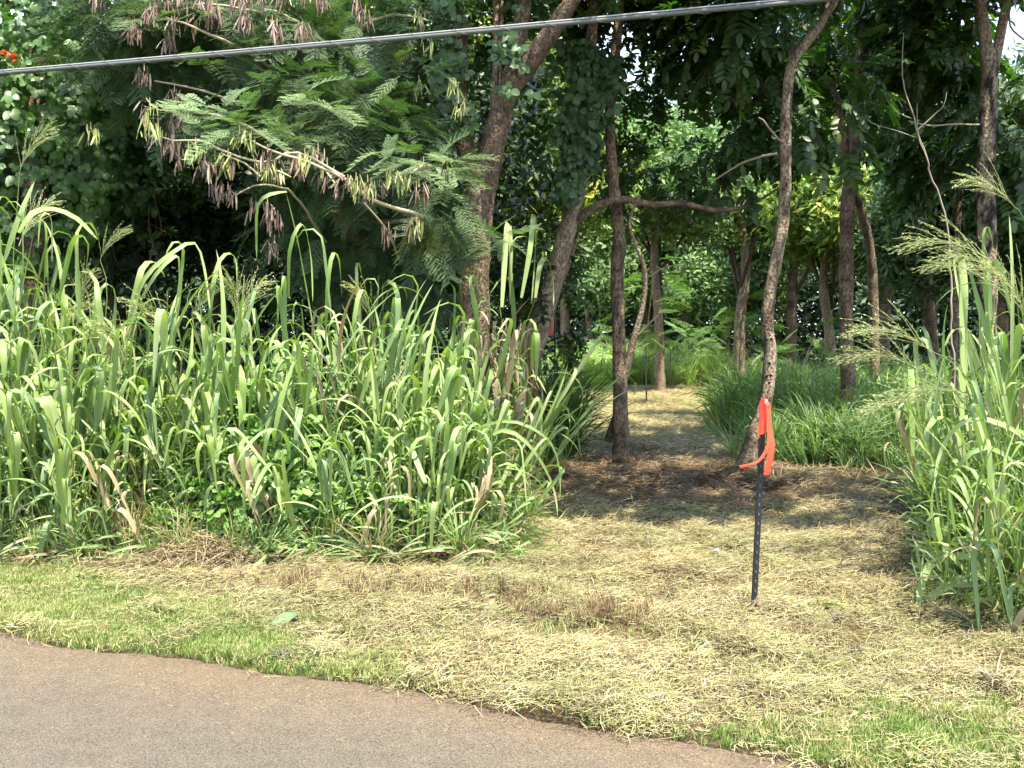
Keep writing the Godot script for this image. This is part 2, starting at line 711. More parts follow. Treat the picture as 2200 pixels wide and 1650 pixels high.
	# vine leaves: three rounded leaflets on a stalk; face +z, unit about one leaf across
	for k in 3:
		var mb := MB.new()
		for s in [-1.0, 0.0, 1.0]:
			var d := Vector3(s * 0.95, 0.35 + 0.65 * (1.0 - absf(s)), rf(-0.35, 0.0)).normalized()
			var g := rf(0.85, 1.15)
			var b0 := Vector3(s * 0.03, 0.1 * (1 - absf(s)), 0)
			mb.leaf(b0, d, (Vector3(0, 0.1, 1) + rdir() * 0.3).normalized(), rf(0.5, 0.64), rf(0.4, 0.5), rf(0.2, 0.8), 0.16, Color(g, g, g), Color(1.4, 1.35, 1.1), 0.36, 5)
		trifols.append(mb.mesh())
	# loose balls of leaves for trees far back
	for k in 4:
		var mb := MB.new()
		for j in 46:
			var p := rdir() * pow(rng.randf(), 0.5)
			p.y *= 0.6
			var d := (p.normalized() * 0.6 + rdir() * 0.6 + Vector3(0, -0.25, 0)).normalized()
			var g := rf(0.65, 1.35)
			mb.leaf(p * 0.9, d, (Vector3(0, 1, 0.3) + rdir() * 0.8).normalized().cross(d).cross(d).normalized() * -1.0, rf(0.2, 0.34), rf(0.075, 0.13), rf(0.0, 0.7), 0.15, Color(g, g, g), Color(1.1, 1.1, 1.0), 0.45, 2)
		tufts.append(mb.mesh())
	# pods: flat, long, pointed; hang along -y
	for k in 4:
		var mb := MB.new()
		var bend := rf(-0.15, 0.15)
		var pts := 9
		var first := mb.v.size()
		for j in pts:
			var t := j / (pts - 1.0)
			var w := 0.075 * sqrt(maxf(0.0, sin(PI * clampf(t * 0.94 + 0.04, 0, 1))))
			var p := Vector3(bend * t * t, -t, 0.03 * sin(t * 3.0 + k))
			var bump := 0.016 + 0.008 * sin(t * 40.0)
			var g := 0.9 + 0.15 * sin(t * 40.0)
			mb.vert(p + Vector3(-w, 0, 0), Vector3(-0.9, 0, 0.4).normalized(), Color(1.15, 1.1, 1.0))
			mb.vert(p + Vector3(0, 0, bump * minf(1.0, w * 30)), Vector3(0, 0, 1), Color(g, g, g))
			mb.vert(p + Vector3(w, 0, 0), Vector3(0.9, 0, 0.4).normalized(), Color(1.15, 1.1, 1.0))
			mb.vert(p + Vector3(0, 0, -bump * minf(1.0, w * 30)), Vector3(0, 0, -1), Color(g, g, g))
		for j in pts - 1:
			for s in 4:
				var a := first + j * 4 + s
				var b := first + j * 4 + (s + 1) % 4
				mb.quad(a, b, b + 4, a + 4)
		pods.append(mb.mesh())
	# tufts of narrow grass, unit height about one
	for k in 5:
		var mb := MB.new()
		for j in 16:
			var g := rf(0.75, 1.3)
			var az := rf(0, TAU)
			blade_into(mb, Vector3(cos(az), 0, sin(az)) * rf(0.0, 0.12), az + rf(-0.6, 0.6), rf(0.7, 1.25), rf(0.02, 0.032), rf(0.05, 0.35), rf(1.0, 2.7), rf(1.2, 2.6), rf(-1, 1), Color(g, g, g), Color(g * 1.15, g * 1.1, g), Color(g * 1.15, g * 1.08, g * 0.8), 6)
		grass_tufts.append(mb.mesh())


# ---------------------------------------------------------------- crowns
# blobs: [centre, radii, count]. Leaves gather in clumps and leave gaps.
func crown(parent: Node3D, called: String, meshes: Array[Mesh], m: StandardMaterial3D, blobs: Array, size_lo: float, size_hi: float, base: Color, hang: float, gap: float, parts: int, part_name: String, yellow := 0.12, clump := 1.0) -> void:
	var xfs: Array = []
	var cols: Array = []
	for k in meshes.size():
		var e: Array[Transform3D] = []
		xfs.append(e)
		cols.append(PackedColorArray())
	var o := parent.position
	for bl in blobs:
		var c: Vector3 = bl[0]
		var r: Vector3 = bl[1]
		var made := 0
		var tries := 0
		while made < bl[2] and tries < bl[2] * 8:
			tries += 1
			var u := rdir() * pow(rng.randf(), 0.4)
			var p := c + u * r
			if p.y < 0.15:
				continue
			var nz := noise.get_noise_3dv(p * 55.0 * clump) + 0.5 * fine.get_noise_3dv(p * 130.0 * clump)
			if nz < gap:
				continue
			made += 1
			var d := (u * Vector3(1, 0.6, 1) + rdir() * 0.6 + Vector3(0, -hang, 0)).normalized()
			var up := (Vector3(0, 1, 0.0) + rdir() * 0.45 + u * 0.4).normalized()
			var s := rf(size_lo, size_hi)
			var k := rng.randi() % meshes.size()
			(xfs[k] as Array[Transform3D]).append(Transform3D(frame(d, up).scaled(Vector3.ONE * s), p - o))
			var g := rf(0.7, 1.25) * (1.0 + 0.35 * fine.get_noise_3dv(p * 40.0))
			var col := Color(base.r * g, base.g * g, base.b * g)
			if rng.randf() < yellow:
				col = Color(col.r * 1.9, col.g * 1.35, col.b * 0.8)
			cols[k].push_back(col)
	if parts > 0:
		var tints: Array[StandardMaterial3D] = []
		for k in 4:
			var g := 0.75 + 0.17 * k
			tints.append(tinted(m, Color(base.r * g, base.g * g, base.b * g)))
		var left := parts
		for k in meshes.size():
			var list: Array[Transform3D] = xfs[k]
			var cl: PackedColorArray = cols[k]
			var keep: Array[Transform3D] = []
			var keepc := PackedColorArray()
			for j in list.size():
				var seen := in_view(list[j].origin + o)
				if left > 0 and seen and rng.randf() < float(parts) / maxf(1.0, list.size() * meshes.size() * 0.5):
					put(part_name, meshes[k], tints[rng.randi() % 4], parent, list[j])
					left -= 1
				else:
					keep.append(list[j])
					keepc.push_back(cl[j])
			xfs[k] = keep
			cols[k] = keepc
	for k in meshes.size():
		if (xfs[k] as Array).size() > 0:
			scatter(called, meshes[k], m, parent, xfs[k], cols[k])


func in_view(p: Vector3) -> bool:
	var q := Basis(Vector3.RIGHT, -PITCH) * (p - EYE)
	if q.z > -0.5:
		return false
	return absf(q.x / q.z) < 0.5 and absf(q.y / q.z) < 0.375


# a limb through photographed places: [[px, py, depth, radius], ...] smoothed
func limb(list: Array) -> Array:
	var cv := Curve3D.new()
	var cr: Array[float] = []
	var ps: Array[Vector3] = []
	for e in list:
		ps.append(at(e[0], e[1], e[2]))
		cr.append(e[3])
	return smooth_limb(ps, cr)


func smooth_limb(ps: Array[Vector3], cr: Array[float]) -> Array:
	var pts := PackedVector3Array()
	var rad := PackedFloat32Array()
	for k in ps.size() - 1:
		var a := ps[maxi(k - 1, 0)]
		var b := ps[k]
		var c := ps[k + 1]
		var d := ps[mini(k + 2, ps.size() - 1)]
		var n := clampi(int((c - b).length() / 0.09), 2, 14)
		for j in n:
			var t := float(j) / n
			pts.push_back(b.cubic_interpolate(c, a, d, t))
			rad.push_back(lerpf(cr[k], cr[k + 1], t))
	pts.push_back(ps[-1])
	rad.push_back(cr[-1])
	return [pts, rad]


func trunk_part(called: String, parent: Node3D, list: Array, col: Color, col2: Color, sides := 12, flare := 0.0) -> void:
	var l := limb(list)
	var pts: PackedVector3Array = l[0]
	var rad: PackedFloat32Array = l[1]
	for k in pts.size():
		pts[k] -= parent.position
		if flare > 0.0:
			rad[k] = rad[k] * (0.93 + 1.7 * flare * exp(-maxf(0.0, pts[k].y) / 0.16))
	var mb := MB.new()
	noise.frequency = 2.2
	mb.tube(pts, rad, sides, col, 0.22, noise, col2)
	noise.frequency = 0.01
	put(called, mb.mesh(), M.bark, parent)


const BARK := Color(0.27, 0.215, 0.155)
const BARK_DARK := Color(0.13, 0.105, 0.08)
const BARK_PALE := Color(0.38, 0.325, 0.25)


func twig_part(called: String, parent: Node3D, list: Array, col := Color(0.26, 0.2, 0.14)) -> void:
	var l := limb(list)
	var pts: PackedVector3Array = l[0]
	var away := Vector3.ZERO
	for k in pts.size():
		if k > 0 and k % 3 == 0:
			away = rdir() * minf(0.022, 1.6 * l[1][k] + 0.004)
		pts[k] += away - parent.position
	var mb := MB.new()
	mb.tube(pts, l[1], 6, col)
	put(called, mb.mesh(), M.twig, parent)


func make_trees() -> void:
	var dark := Color(0.052, 0.098, 0.026)
	var mid := Color(0.062, 0.118, 0.03)
	# the forked tree
	var t := thing("forked_tree", ground_at(1012, 10.6), "stout grey brown tree forking in a V behind the tall grass", "tree")
	trunk_part("trunk", t, [[1012, 1080, 10.6, 0.21], [1015, 900, 10.6, 0.185], [1018, 700, 10.6, 0.175], [1022, 520, 10.6, 0.175], [1030, 420, 10.6, 0.17], [1045, 350, 10.6, 0.14]], BARK, BARK_DARK, 16, 0.3)
	trunk_part("fork", t, [[1015, 400, 10.6, 0.10], [1000, 310, 10.65, 0.105], [985, 200, 10.7, 0.09], [988, 60, 10.8, 0.08], [975, -120, 10.9, 0.07], [960, -380, 11, 0.05]], BARK, BARK_DARK, 12)
	trunk_part("fork", t, [[1040, 400, 10.6, 0.13], [1062, 300, 10.5, 0.125], [1090, 200, 10.45, 0.115], [1145, 125, 10.4, 0.095], [1210, 30, 10.3, 0.085], [1290, -120, 10.2, 0.07], [1380, -380, 10.1, 0.05]], Color(0.2, 0.16, 0.12), BARK_DARK, 14)
	trunk_part("fork", t, [[1088, 210, 10.5, 0.09], [1108, 110, 10.6, 0.088], [1125, 0, 10.7, 0.08], [1130, -200, 10.8, 0.06]], BARK, BARK_DARK, 12)
	trunk_part("branch", t, [[1058, 250, 10.6, 0.035], [1066, 120, 10.65, 0.036], [1064, -60, 10.7, 0.03]], BARK_PALE, BARK, 8)
	trunk_part("branch", t, [[1074, 230, 10.6, 0.022], [1076, 100, 10.65, 0.02], [1080, -60, 10.7, 0.02]], BARK_PALE, BARK, 8)
	crown(t, "foliage", twigs, M.leaf, [[at(1100, -250, 10.9), Vector3(2.3, 1.1, 1.6), 520], [at(760, -260, 13.0), Vector3(2.0, 1.0, 1.4), 420], [at(880, 130, 11.4), Vector3(0.5, 0.8, 0.6), 60], [at(1000, 60, 11.2), Vector3(0.5, 0.6, 0.5), 50]], 0.35, 0.6, mid, 0.3, -0.1, 40, "leafy_twig")
	var fx: Array[Transform3D] = []
	var fc := PackedColorArray()
	for k in 330:
		var w := k % 3
		var p := at(rng.randfn(968, 24), rf(-40, 300), 10.45 - absf(rng.randfn(0, 0.12))) if w < 2 else at(rng.randfn(1085, 24), rf(-60, 200), 10.3 - absf(rng.randfn(0, 0.1)))
		if noise.get_noise_3dv(p * 150.0) < -0.02:
			continue
		var x := Transform3D(frame(Vector3(rf(-0.9, 0.9), -1, rf(0, 0.9)), Vector3(rf(-0.8, 0.8), rf(0.2, 1.2), 1)).scaled(Vector3.ONE * rf(0.07, 0.19)), p - t.position)
		if k < 60:
			put("vine_leaf", trifols[k % 3], tinted_cache("vine", M.leaf, Color(0.06, 0.115, 0.036)), t, x)
			continue
		var g := rf(0.7, 1.3)
		fx.append(x)
		fc.push_back(Color(0.065 * g, 0.122 * g, 0.038 * g))
	scatter("vine_leaves", trifols[2], M.leaf, t, fx, fc)
	# the leaning, vine clad tree
	t = thing("leaning_tree", ground_at(1085, 12.2), "slender tree leaning over the trail, clad in round vine leaves", "tree")
	trunk_part("trunk", t, [[1085, 1030, 12.2, 0.15], [1110, 880, 12.2, 0.14], [1150, 730, 12.2, 0.135], [1195, 580, 12.2, 0.13], [1232, 440, 12.2, 0.11], [1258, 320, 12.2, 0.085], [1262, 180, 12.2, 0.08], [1275, 20, 12.2, 0.07], [1280, -250, 12.2, 0.05]], BARK, BARK_PALE, 14, 0.3)
	trunk_part("branch", t, [[1232, 480, 12.2, 0.06], [1262, 455, 12.15, 0.052], [1330, 428, 12.35, 0.046], [1400, 440, 12.5, 0.042], [1460, 436, 12.7, 0.038], [1540, 452, 12.9, 0.032], [1610, 440, 13.1, 0.024], [1680, 400, 13.2, 0.014]], BARK_DARK, BARK, 10)
	trunk_part("branch", t, [[1180, 640, 12.6, 0.05], [1215, 580, 12.8, 0.045], [1240, 500, 13.0, 0.03]], BARK_PALE, BARK, 8)
	var vl: Array[Transform3D] = []
	var vc := PackedColorArray()
	for k in 1150:
		var py := rf(-140, 430)
		var cx: float = 1240 + 20 * sin(py * 0.01) + (py - 300) * -0.05
		var wide := 52.0 if py < 300 else 26.0
		var p := at(cx + rng.randfn(0, wide * 0.55), py, 12.2 - absf(rng.randfn(0.05, 0.2)))
		if noise.get_noise_3dv(p * 120.0) + 0.6 * fine.get_noise_3dv(p * 120.0) < -0.1:
			continue
		vl.append(Transform3D(frame(Vector3(rf(-0.9, 0.9), -1, rf(0, 0.9)), Vector3(rf(-0.8, 0.8), rf(0.1, 1.0), 1)).scaled(Vector3.ONE * (0.08 + 0.16 * pow(rng.randf(), 1.4))), p - t.position))
		var g := rf(0.7, 1.3)
		vc.push_back(Color(0.055 * g, 0.105 * g, 0.034 * g))
	var some: Array[Transform3D] = vl.slice(0, 110)
	for x in some:
		put("vine_leaf", trifols[rng.randi() % 3], tinted_cache("vine", M.leaf, Color(0.045, 0.092, 0.032)), t, x)
	scatter("vine_leaves", trifols[0], M.leaf, t, vl.slice(110), vc.slice(110))
	crown(t, "foliage", twigs, M.leaf, [[at(1330, -260, 12.2), Vector3(2.4, 1.1, 2.0), 520], [at(1340, 10, 13.4), Vector3(1.3, 0.6, 0.7), 200], [at(1180, -20, 13.2), Vector3(0.8, 0.5, 0.6), 110], [at(1180, 690, 13.0), Vector3(0.35, 0.6, 0.4), 30]], 0.35, 0.6, dark, 0.3, -0.1, 20, "leafy_twig")

	# the slim tree standing on the trail
	t = thing("slim_tree", ground_at(1338, 12.6), "slim straight tree on bare soil where the trail begins", "tree")
	trunk_part("trunk", t, [[1340, 1015, 12.6, 0.105], [1334, 900, 12.6, 0.095], [1330, 760, 12.6, 0.09], [1326, 600, 12.6, 0.086], [1330, 500, 12.6, 0.084], [1318, 400, 12.6, 0.074], [1310, 260, 12.6, 0.07], [1322, 130, 12.6, 0.07], [1330, 0, 12.6, 0.064], [1335, -300, 12.6, 0.05]], BARK, BARK_DARK, 14, 0.5)
	trunk_part("branch", t, [[1342, 810, 12.6, 0.05], [1356, 750, 12.55, 0.045], [1380, 660, 12.5, 0.036], [1386, 590, 12.45, 0.03], [1372, 540, 12.4, 0.024], [1352, 480, 12.4, 0.02], [1375, 420, 12.4, 0.014]], BARK, BARK_PALE, 10)
	twig_part("twig", t, [[1372, 720, 12.5, 0.012], [1400, 690, 12.4, 0.009], [1430, 660, 12.3, 0.005]])
	twig_part("twig", t, [[1320, 200, 12.6, 0.012], [1290, 235, 12.4, 0.009], [1240, 245, 12.3, 0.005]])
	twig_part("twig", t, [[1385, 600, 12.5, 0.01], [1440, 570, 12.4, 0.008], [1500, 575, 12.3, 0.004]])
	crown(t, "foliage", twigs, M.leaf, [[at(1380, -240, 12.9), Vector3(1.9, 1.0, 2.0), 480], [at(1420, 100, 13.5), Vector3(1.0, 0.8, 0.8), 210], [at(1400, 380, 13.8), Vector3(0.7, 0.45, 0.7), 80]], 0.35, 0.6, dark, 0.35, -0.08, 40, "leafy_twig")
	# broken stem leaning against it
	var st := MB.new()
	var l := limb([[1306, 948, 12.8, 0.055], [1320, 905, 12.75, 0.05], [1330, 880, 12.7, 0.045]])
	st.tube(l[0], l[1], 10, BARK_DARK, 0.2, noise, Color(0.06, 0.045, 0.035))
	tag(put("tree_stump", st.mesh(), M.bark, self), "short dark broken stem leaning against the slim tree", "stump")

	# the crooked tree with insect holes
	t = thing("crooked_tree", ground_at(1612, 11.9), "crooked pale trunk with dark knot holes behind the marker post", "tree")
	crown(t, "foliage", pinnates, M.leaf, [[Vector3(3.3, 6.1, -8.2), Vector3(2.4, 0.8, 1.7), 560]], 0.3, 0.5, dark, 0.3, -0.05, 0, "")
	trunk_part("trunk", t, [[1606, 1030, 11.9, 0.155], [1622, 950, 11.9, 0.115], [1645, 860, 11.9, 0.085], [1655, 760, 11.9, 0.07], [1648, 690, 11.9, 0.076], [1660, 600, 11.9, 0.077], [1682, 480, 11.9, 0.075], [1688, 380, 11.9, 0.072], [1688, 260, 11.9, 0.068], [1697, 150, 11.9, 0.066], [1712, 105, 11.9, 0.062]], BARK_PALE, BARK_DARK, 18, 0.3)
	trunk_part("fork", t, [[1705, 125, 11.9, 0.06], [1738, 85, 11.9, 0.05], [1775, 30, 11.85, 0.043], [1800, -20, 11.8, 0.04], [1850, -250, 11.6, 0.03]], BARK_PALE, BARK, 12)
	trunk_part("fork", t, [[1712, 110, 11.9, 0.05], [1770, 40, 12.1, 0.045], [1775, -80, 12.2, 0.04]], BARK, BARK_DARK, 12)
	for h in [[1647, 730], [1657, 728], [1653, 780], [1648, 808], [1656, 806], [1653, 822], [1650, 842]]:
		var hp := at(h[0], h[1], 11.9 - 0.073)
		var hb := MB.new()
		hb.tube(PackedVector3Array([Vector3(0, 0, -0.03), Vector3(0, 0, 0.004)]), PackedFloat32Array([0.013, 0.016]), 8, Color(0.012, 0.01, 0.008))
		put("knot_hole", hb.mesh(), M.twig, t, Transform3D(Basis(), hp - t.position))
	twig_part("twig", t, [[1690, 310, 11.9, 0.014], [1660, 290, 11.7, 0.012], [1630, 250, 11.6, 0.006]])
	twig_part("twig", t, [[1670, 330, 11.9, 0.018], [1600, 345, 12.1, 0.014], [1540, 380, 12.3, 0.01]])
	crown(t, "foliage", pinnates, M.leaf, [[at(1620, -230, 12.2), Vector3(2.0, 1.0, 2.2), 470], [at(1600, 60, 12.6), Vector3(1.1, 0.7, 0.8), 190], [at(1740, 200, 13.2), Vector3(0.9, 0.9, 0.7), 170], [at(1560, 330, 13.4), Vector3(0.7, 0.5, 0.5), 90]], 0.28, 0.45, dark, 0.35, -0.08, 60, "leaf_spray")

	# the straight tree
	t = thing("straight_tree", ground_at(1822, 15.0), "tall straight brown tree rising from the shaded long grass", "tree")
	trunk_part("trunk", t, [[1822, 965, 15.0, 0.13], [1822, 850, 15.0, 0.115], [1818, 700, 15.0, 0.11], [1818, 560, 15.0, 0.105], [1822, 430, 15.0, 0.11], [1832, 380, 15.0, 0.10], [1838, 280, 15.0, 0.088], [1848, 150, 15.0, 0.085], [1858, 0, 15.0, 0.08], [1865, -300, 15.0, 0.06]], BARK, BARK_DARK, 14, 0.35)
	trunk_part("fork", t, [[1824, 400, 15.0, 0.07], [1812, 300, 15.1, 0.055], [1800, 215, 15.2, 0.045], [1770, 160, 15.2, 0.03]], BARK_DARK, BARK, 10)
	crown(t, "foliage", pinnates, M.leaf, [[at(1870, -150, 14.6), Vector3(1.9, 1.0, 1.4), 330], [at(1800, 90, 18.0), Vector3(1.5, 0.9, 0.7), 260], [at(1940, 210, 17.5), Vector3(1.1, 0.9, 0.7), 190], [at(1990, 60, 15.2), Vector3(1.0, 0.8, 1.0), 170]], 0.3, 0.5, dark, 0.4, -0.08, 50, "leaf_spray")
	t = thing("slender_tree", ground_at(1878, 17.5), "thin brown stem leaning towards the tall straight tree", "tree")
	trunk_part("trunk", t, [[1878, 930, 17.5, 0.085], [1878, 700, 17.5, 0.08], [1870, 540, 17.4, 0.078], [1850, 450, 17.2, 0.07], [1835, 390, 17.0, 0.06], [1828, 200, 16.8, 0.05]], BARK, BARK_DARK, 12)
	crown(t, "foliage", twigs, M.leaf, [[at(1830, 20, 17.0), Vector3(1.5, 0.9, 1.2), 220]], 0.4, 0.6, dark, 0.35, -0.08, 0, "")

	# the tree at the edge
	t = thing("mottled_tree", ground_at(2118, 13.5), "black and grey mottled tree forking above the flowering tall grass", "tree")
	trunk_part("trunk", t, [[2120, 985, 13.5, 0.15], [2120, 800, 13.5, 0.135], [2122, 600, 13.5, 0.13], [2118, 420, 13.5, 0.125], [2122, 260, 13.5, 0.118], [2128, 150, 13.5, 0.105], [2130, 110, 13.5, 0.09]], BARK_PALE, Color(0.035, 0.03, 0.026), 20, 0.3)
	trunk_part("fork", t, [[2124, 150, 13.5, 0.085], [2113, 60, 13.5, 0.08], [2105, -20, 13.5, 0.075], [2095, -300, 13.4, 0.06]], BARK_PALE, BARK, 12)
	trunk_part("fork", t, [[2134, 150, 13.5, 0.07], [2150, 70, 13.5, 0.062], [2168, -10, 13.5, 0.058], [2230, -280, 13.4, 0.045]], BARK_PALE, BARK, 12)
	twig_part("twig", t, [[2168, 30, 13.4, 0.014], [2175, 70, 13.2, 0.012], [2210, 95, 13.1, 0.012]])
	twig_part("twig", t, [[2110, 268, 13.5, 0.013], [2050, 268, 13.4, 0.012], [2000, 270, 13.3, 0.011], [1950, 258, 13.2, 0.008]])
	crown(t, "foliage", pinnates, M.leaf, [[at(2120, -220, 13.0), Vector3(1.9, 0.9, 1.3), 340], [at(2030, 90, 14.4), Vector3(0.9, 0.8, 0.7), 150], [at(2180, 250, 14.0), Vector3(0.7, 1.2, 0.6), 160], [at(2060, 330, 15.0), Vector3(0.9, 0.8, 0.6), 130]], 0.32, 0.5, dark, 0.4, -0.08, 70, "leaf_spray")

	t = thing("thin_pole_tree", ground_at(2055, 14.6), "thin bare upright stem beside the mottled tree", "tree")
	trunk_part("trunk", t, [[2050, 940, 14.6, 0.05], [2052, 700, 14.6, 0.046], [2058, 480, 14.6, 0.042], [2068, 300, 14.6, 0.036], [2075, 120, 14.6, 0.03], [2080, -60, 14.6, 0.02]], BARK, BARK_DARK, 10)

	t = thing("bare_sapling", ground_at(2050, 12.8), "bare pale sapling with thin forked twigs and no leaves", "sapling")
	twig_part("stem", t, [[2052, 985, 12.8, 0.0150], [2046, 700, 12.8, 0.0136], [2032, 490, 12.8, 0.0129], [1994, 350, 12.75, 0.0116], [1968, 270, 12.7, 0.0102], [1942, 195, 12.7, 0.0088], [1938, 130, 12.7, 0.0068], [1941, 72, 12.7, 0.0041]], Color(0.25, 0.21, 0.16))
	twig_part("twig", t, [[1966, 295, 12.7, 0.0075], [1910, 275, 12.7, 0.0068], [1870, 262, 12.7, 0.0061], [1858, 245, 12.7, 0.0041], [1857, 220, 12.7, 0.0027]], Color(0.25, 0.21, 0.16))
	twig_part("twig", t, [[1995, 350, 12.7, 0.0075], [1975, 290, 12.7, 0.0068], [1972, 222, 12.65, 0.0034]], Color(0.25, 0.21, 0.16))
	twig_part("twig", t, [[1970, 280, 12.7, 0.0068], [2010, 245, 12.7, 0.0061], [2026, 230, 12.6, 0.0054], [2032, 198, 12.6, 0.0034]], Color(0.25, 0.21, 0.16))
	twig_part("twig", t, [[1960, 255, 12.7, 0.0061], [1925, 240, 12.7, 0.0054], [1904, 215, 12.7, 0.0034], [1902, 200, 12.7, 0.0027]], Color(0.25, 0.21, 0.16))


var cache := {}


func tinted_cache(key: String, m: StandardMaterial3D, col: Color) -> StandardMaterial3D:
	var g: float = [0.75, 0.92, 1.1, 1.3][rng.randi() % 4]
	var k := "%s%.2f" % [key, g]
	if not cache.has(k):
		cache[k] = tinted(m, Color(col.r * g, col.g * g, col.b * g))
	return cache[k]


# ---------------------------------------------------------------- the wood behind
func make_backwood() -> void:
	# [px, depth, trunk radius, crown centre height, crown radius, count, colour kind, label]
	var list := [
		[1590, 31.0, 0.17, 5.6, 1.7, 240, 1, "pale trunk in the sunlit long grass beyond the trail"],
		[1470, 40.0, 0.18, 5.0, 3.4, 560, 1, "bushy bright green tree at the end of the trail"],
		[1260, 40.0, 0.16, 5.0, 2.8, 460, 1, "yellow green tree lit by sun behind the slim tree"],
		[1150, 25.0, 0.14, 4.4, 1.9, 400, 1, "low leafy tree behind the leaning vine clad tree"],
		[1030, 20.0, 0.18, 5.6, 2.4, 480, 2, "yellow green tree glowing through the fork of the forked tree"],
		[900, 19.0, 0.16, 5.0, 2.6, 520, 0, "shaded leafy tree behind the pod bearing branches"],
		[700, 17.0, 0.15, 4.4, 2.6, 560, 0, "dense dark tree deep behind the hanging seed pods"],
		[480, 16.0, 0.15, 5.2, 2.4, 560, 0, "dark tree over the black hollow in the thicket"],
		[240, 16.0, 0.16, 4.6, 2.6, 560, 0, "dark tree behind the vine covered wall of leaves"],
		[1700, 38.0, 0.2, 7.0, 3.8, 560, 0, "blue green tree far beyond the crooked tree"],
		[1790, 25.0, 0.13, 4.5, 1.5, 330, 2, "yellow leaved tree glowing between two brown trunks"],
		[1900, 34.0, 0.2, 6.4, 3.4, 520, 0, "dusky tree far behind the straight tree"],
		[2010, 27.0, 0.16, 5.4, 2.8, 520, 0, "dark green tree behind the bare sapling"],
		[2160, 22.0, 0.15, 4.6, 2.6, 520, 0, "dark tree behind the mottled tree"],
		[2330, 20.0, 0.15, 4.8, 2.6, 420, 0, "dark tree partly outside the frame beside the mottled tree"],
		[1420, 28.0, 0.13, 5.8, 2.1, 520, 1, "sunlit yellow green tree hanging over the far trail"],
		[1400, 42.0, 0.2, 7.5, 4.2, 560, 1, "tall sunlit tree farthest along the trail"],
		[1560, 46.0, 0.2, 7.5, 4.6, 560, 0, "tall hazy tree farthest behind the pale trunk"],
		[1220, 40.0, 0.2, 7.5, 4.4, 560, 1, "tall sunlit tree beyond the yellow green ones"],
	]
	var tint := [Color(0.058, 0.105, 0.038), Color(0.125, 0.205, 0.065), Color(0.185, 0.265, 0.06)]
	for e in list:
		var d: float = e[1]
		var p := ground_at(e[0], d)
		var t := thing("wood_tree", p, e[7], "tree", "")
		var r: float = e[2]
		var ch: float = e[3]
		var cr: float = e[4]
		var ps: Array[Vector3] = [Vector3(0, -0.1, 0), Vector3(rf(-0.15, 0.15), ch * 0.35, 0), Vector3(rf(-0.3, 0.3), ch * 0.7, rf(-0.2, 0.2)), Vector3(rf(-0.4, 0.4), ch * 1.2, 0)]
		var rr: Array[float] = [r * 1.2, r, r * 0.8, r * 0.4]
		var sl := smooth_limb(ps, rr)
		var mb := MB.new()
		noise.frequency = 2.2
		mb.tube(sl[0], sl[1], 10, BARK, 0.2, noise, BARK_DARK if e[6] == 0 else BARK_PALE)
		noise.frequency = 0.01
		put("trunk", mb.mesh(), M.bark, t)
		for k in 4:
			var a := rf(0, TAU)
			var b: Array[Vector3] = [Vector3(0, ch * rf(0.35, 0.6), 0), Vector3(cos(a) * cr * 0.4, ch * 0.8, sin(a) * cr * 0.4), Vector3(cos(a) * cr * 0.75, ch * rf(0.9, 1.2), sin(a) * cr * 0.75)]
			var br: Array[float] = [r * 0.4, r * 0.3, r * 0.12]
			var bl := smooth_limb(b, br)
			var bm := MB.new()
			bm.tube(bl[0], bl[1], 6, BARK_DARK)
			put("branch", bm.mesh(), M.bark, t)
		var c: int = e[5]
		var blobs := [[p + Vector3(0, ch, 0), Vector3(cr, cr * 0.75, cr), int(c * 0.55)]]
		for k in 5:
			var a := rf(0, TAU)
			blobs.append([p + Vector3(cos(a) * cr * 0.7, ch + rf(-0.55, 0.35) * cr, sin(a) * cr * 0.7), Vector3(0.5, 0.36, 0.5) * cr, int(c * 0.16)])
		crown(t, "foliage", tufts, M.matte, blobs, 0.42 + d * 0.006, 0.66 + d * 0.008, tint[e[6]], 0.25, -0.12, 0, "", 0.1, 0.5)

	# the forest that closes the view: one mass of foliage nobody could count
	var xf: Array[Transform3D] = []
	var cols := PackedColorArray()
	for k in 8000:
		var a := rf(-0.66, 0.66)
		var d := rf(48, 62)
		var y := 13.0 * pow(rng.randf(), 0.85)
		var p := Vector3(sin(a) * d, y + 0.4, -cos(a) * d)
		if noise.get_noise_3dv(p * 16.0) < -0.22 - 0.3 * clampf((5.0 - y) / 5.0, 0, 1) + 0.05 * y / 13.0 - (0.2 if a < 0.0 else 0.0):
			continue
		xf.append(Transform3D(frame((rdir() + Vector3(0, 0.2, 0.3)).normalized(), Vector3.UP).scaled(Vector3.ONE * rf(1.1, 1.9)), p))
		var g := rf(0.7, 1.3)
		cols.push_back(Color(0.055 * g, 0.10 * g, 0.042 * g))
	tag(scatter("forest", tufts[0], M.matte, self, xf, cols), "dense far forest closing the view behind the trail", "forest", "", "stuff")
	# thicket of twigs and leaves under the trees behind the tall grass
	var tx: Array[Transform3D] = []
	var tc := PackedColorArray()
	for k in 3800:
		var x := rf(-8.5, 0.4)
		var z := rf(-17.5, -12.0)
		var p := Vector3(x, 5.0 * pow(rng.randf(), 0.8), z)
		if noise.get_noise_3dv(p * 60.0) < -0.05:
			continue
		tx.append(Transform3D(frame((rdir() + Vector3(0, 0.4, 0.2)).normalized(), Vector3(0, 1, 0.3)).scaled(Vector3.ONE * rf(0.4, 0.7)), p))
		var g := rf(0.6, 1.2)
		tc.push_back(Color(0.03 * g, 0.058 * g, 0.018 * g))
	tag(scatter("thicket", twigs[1], M.leaf, self, tx, tc), "dark undergrowth of leafy twigs in the hollow behind the tall grass", "undergrowth", "", "stuff")


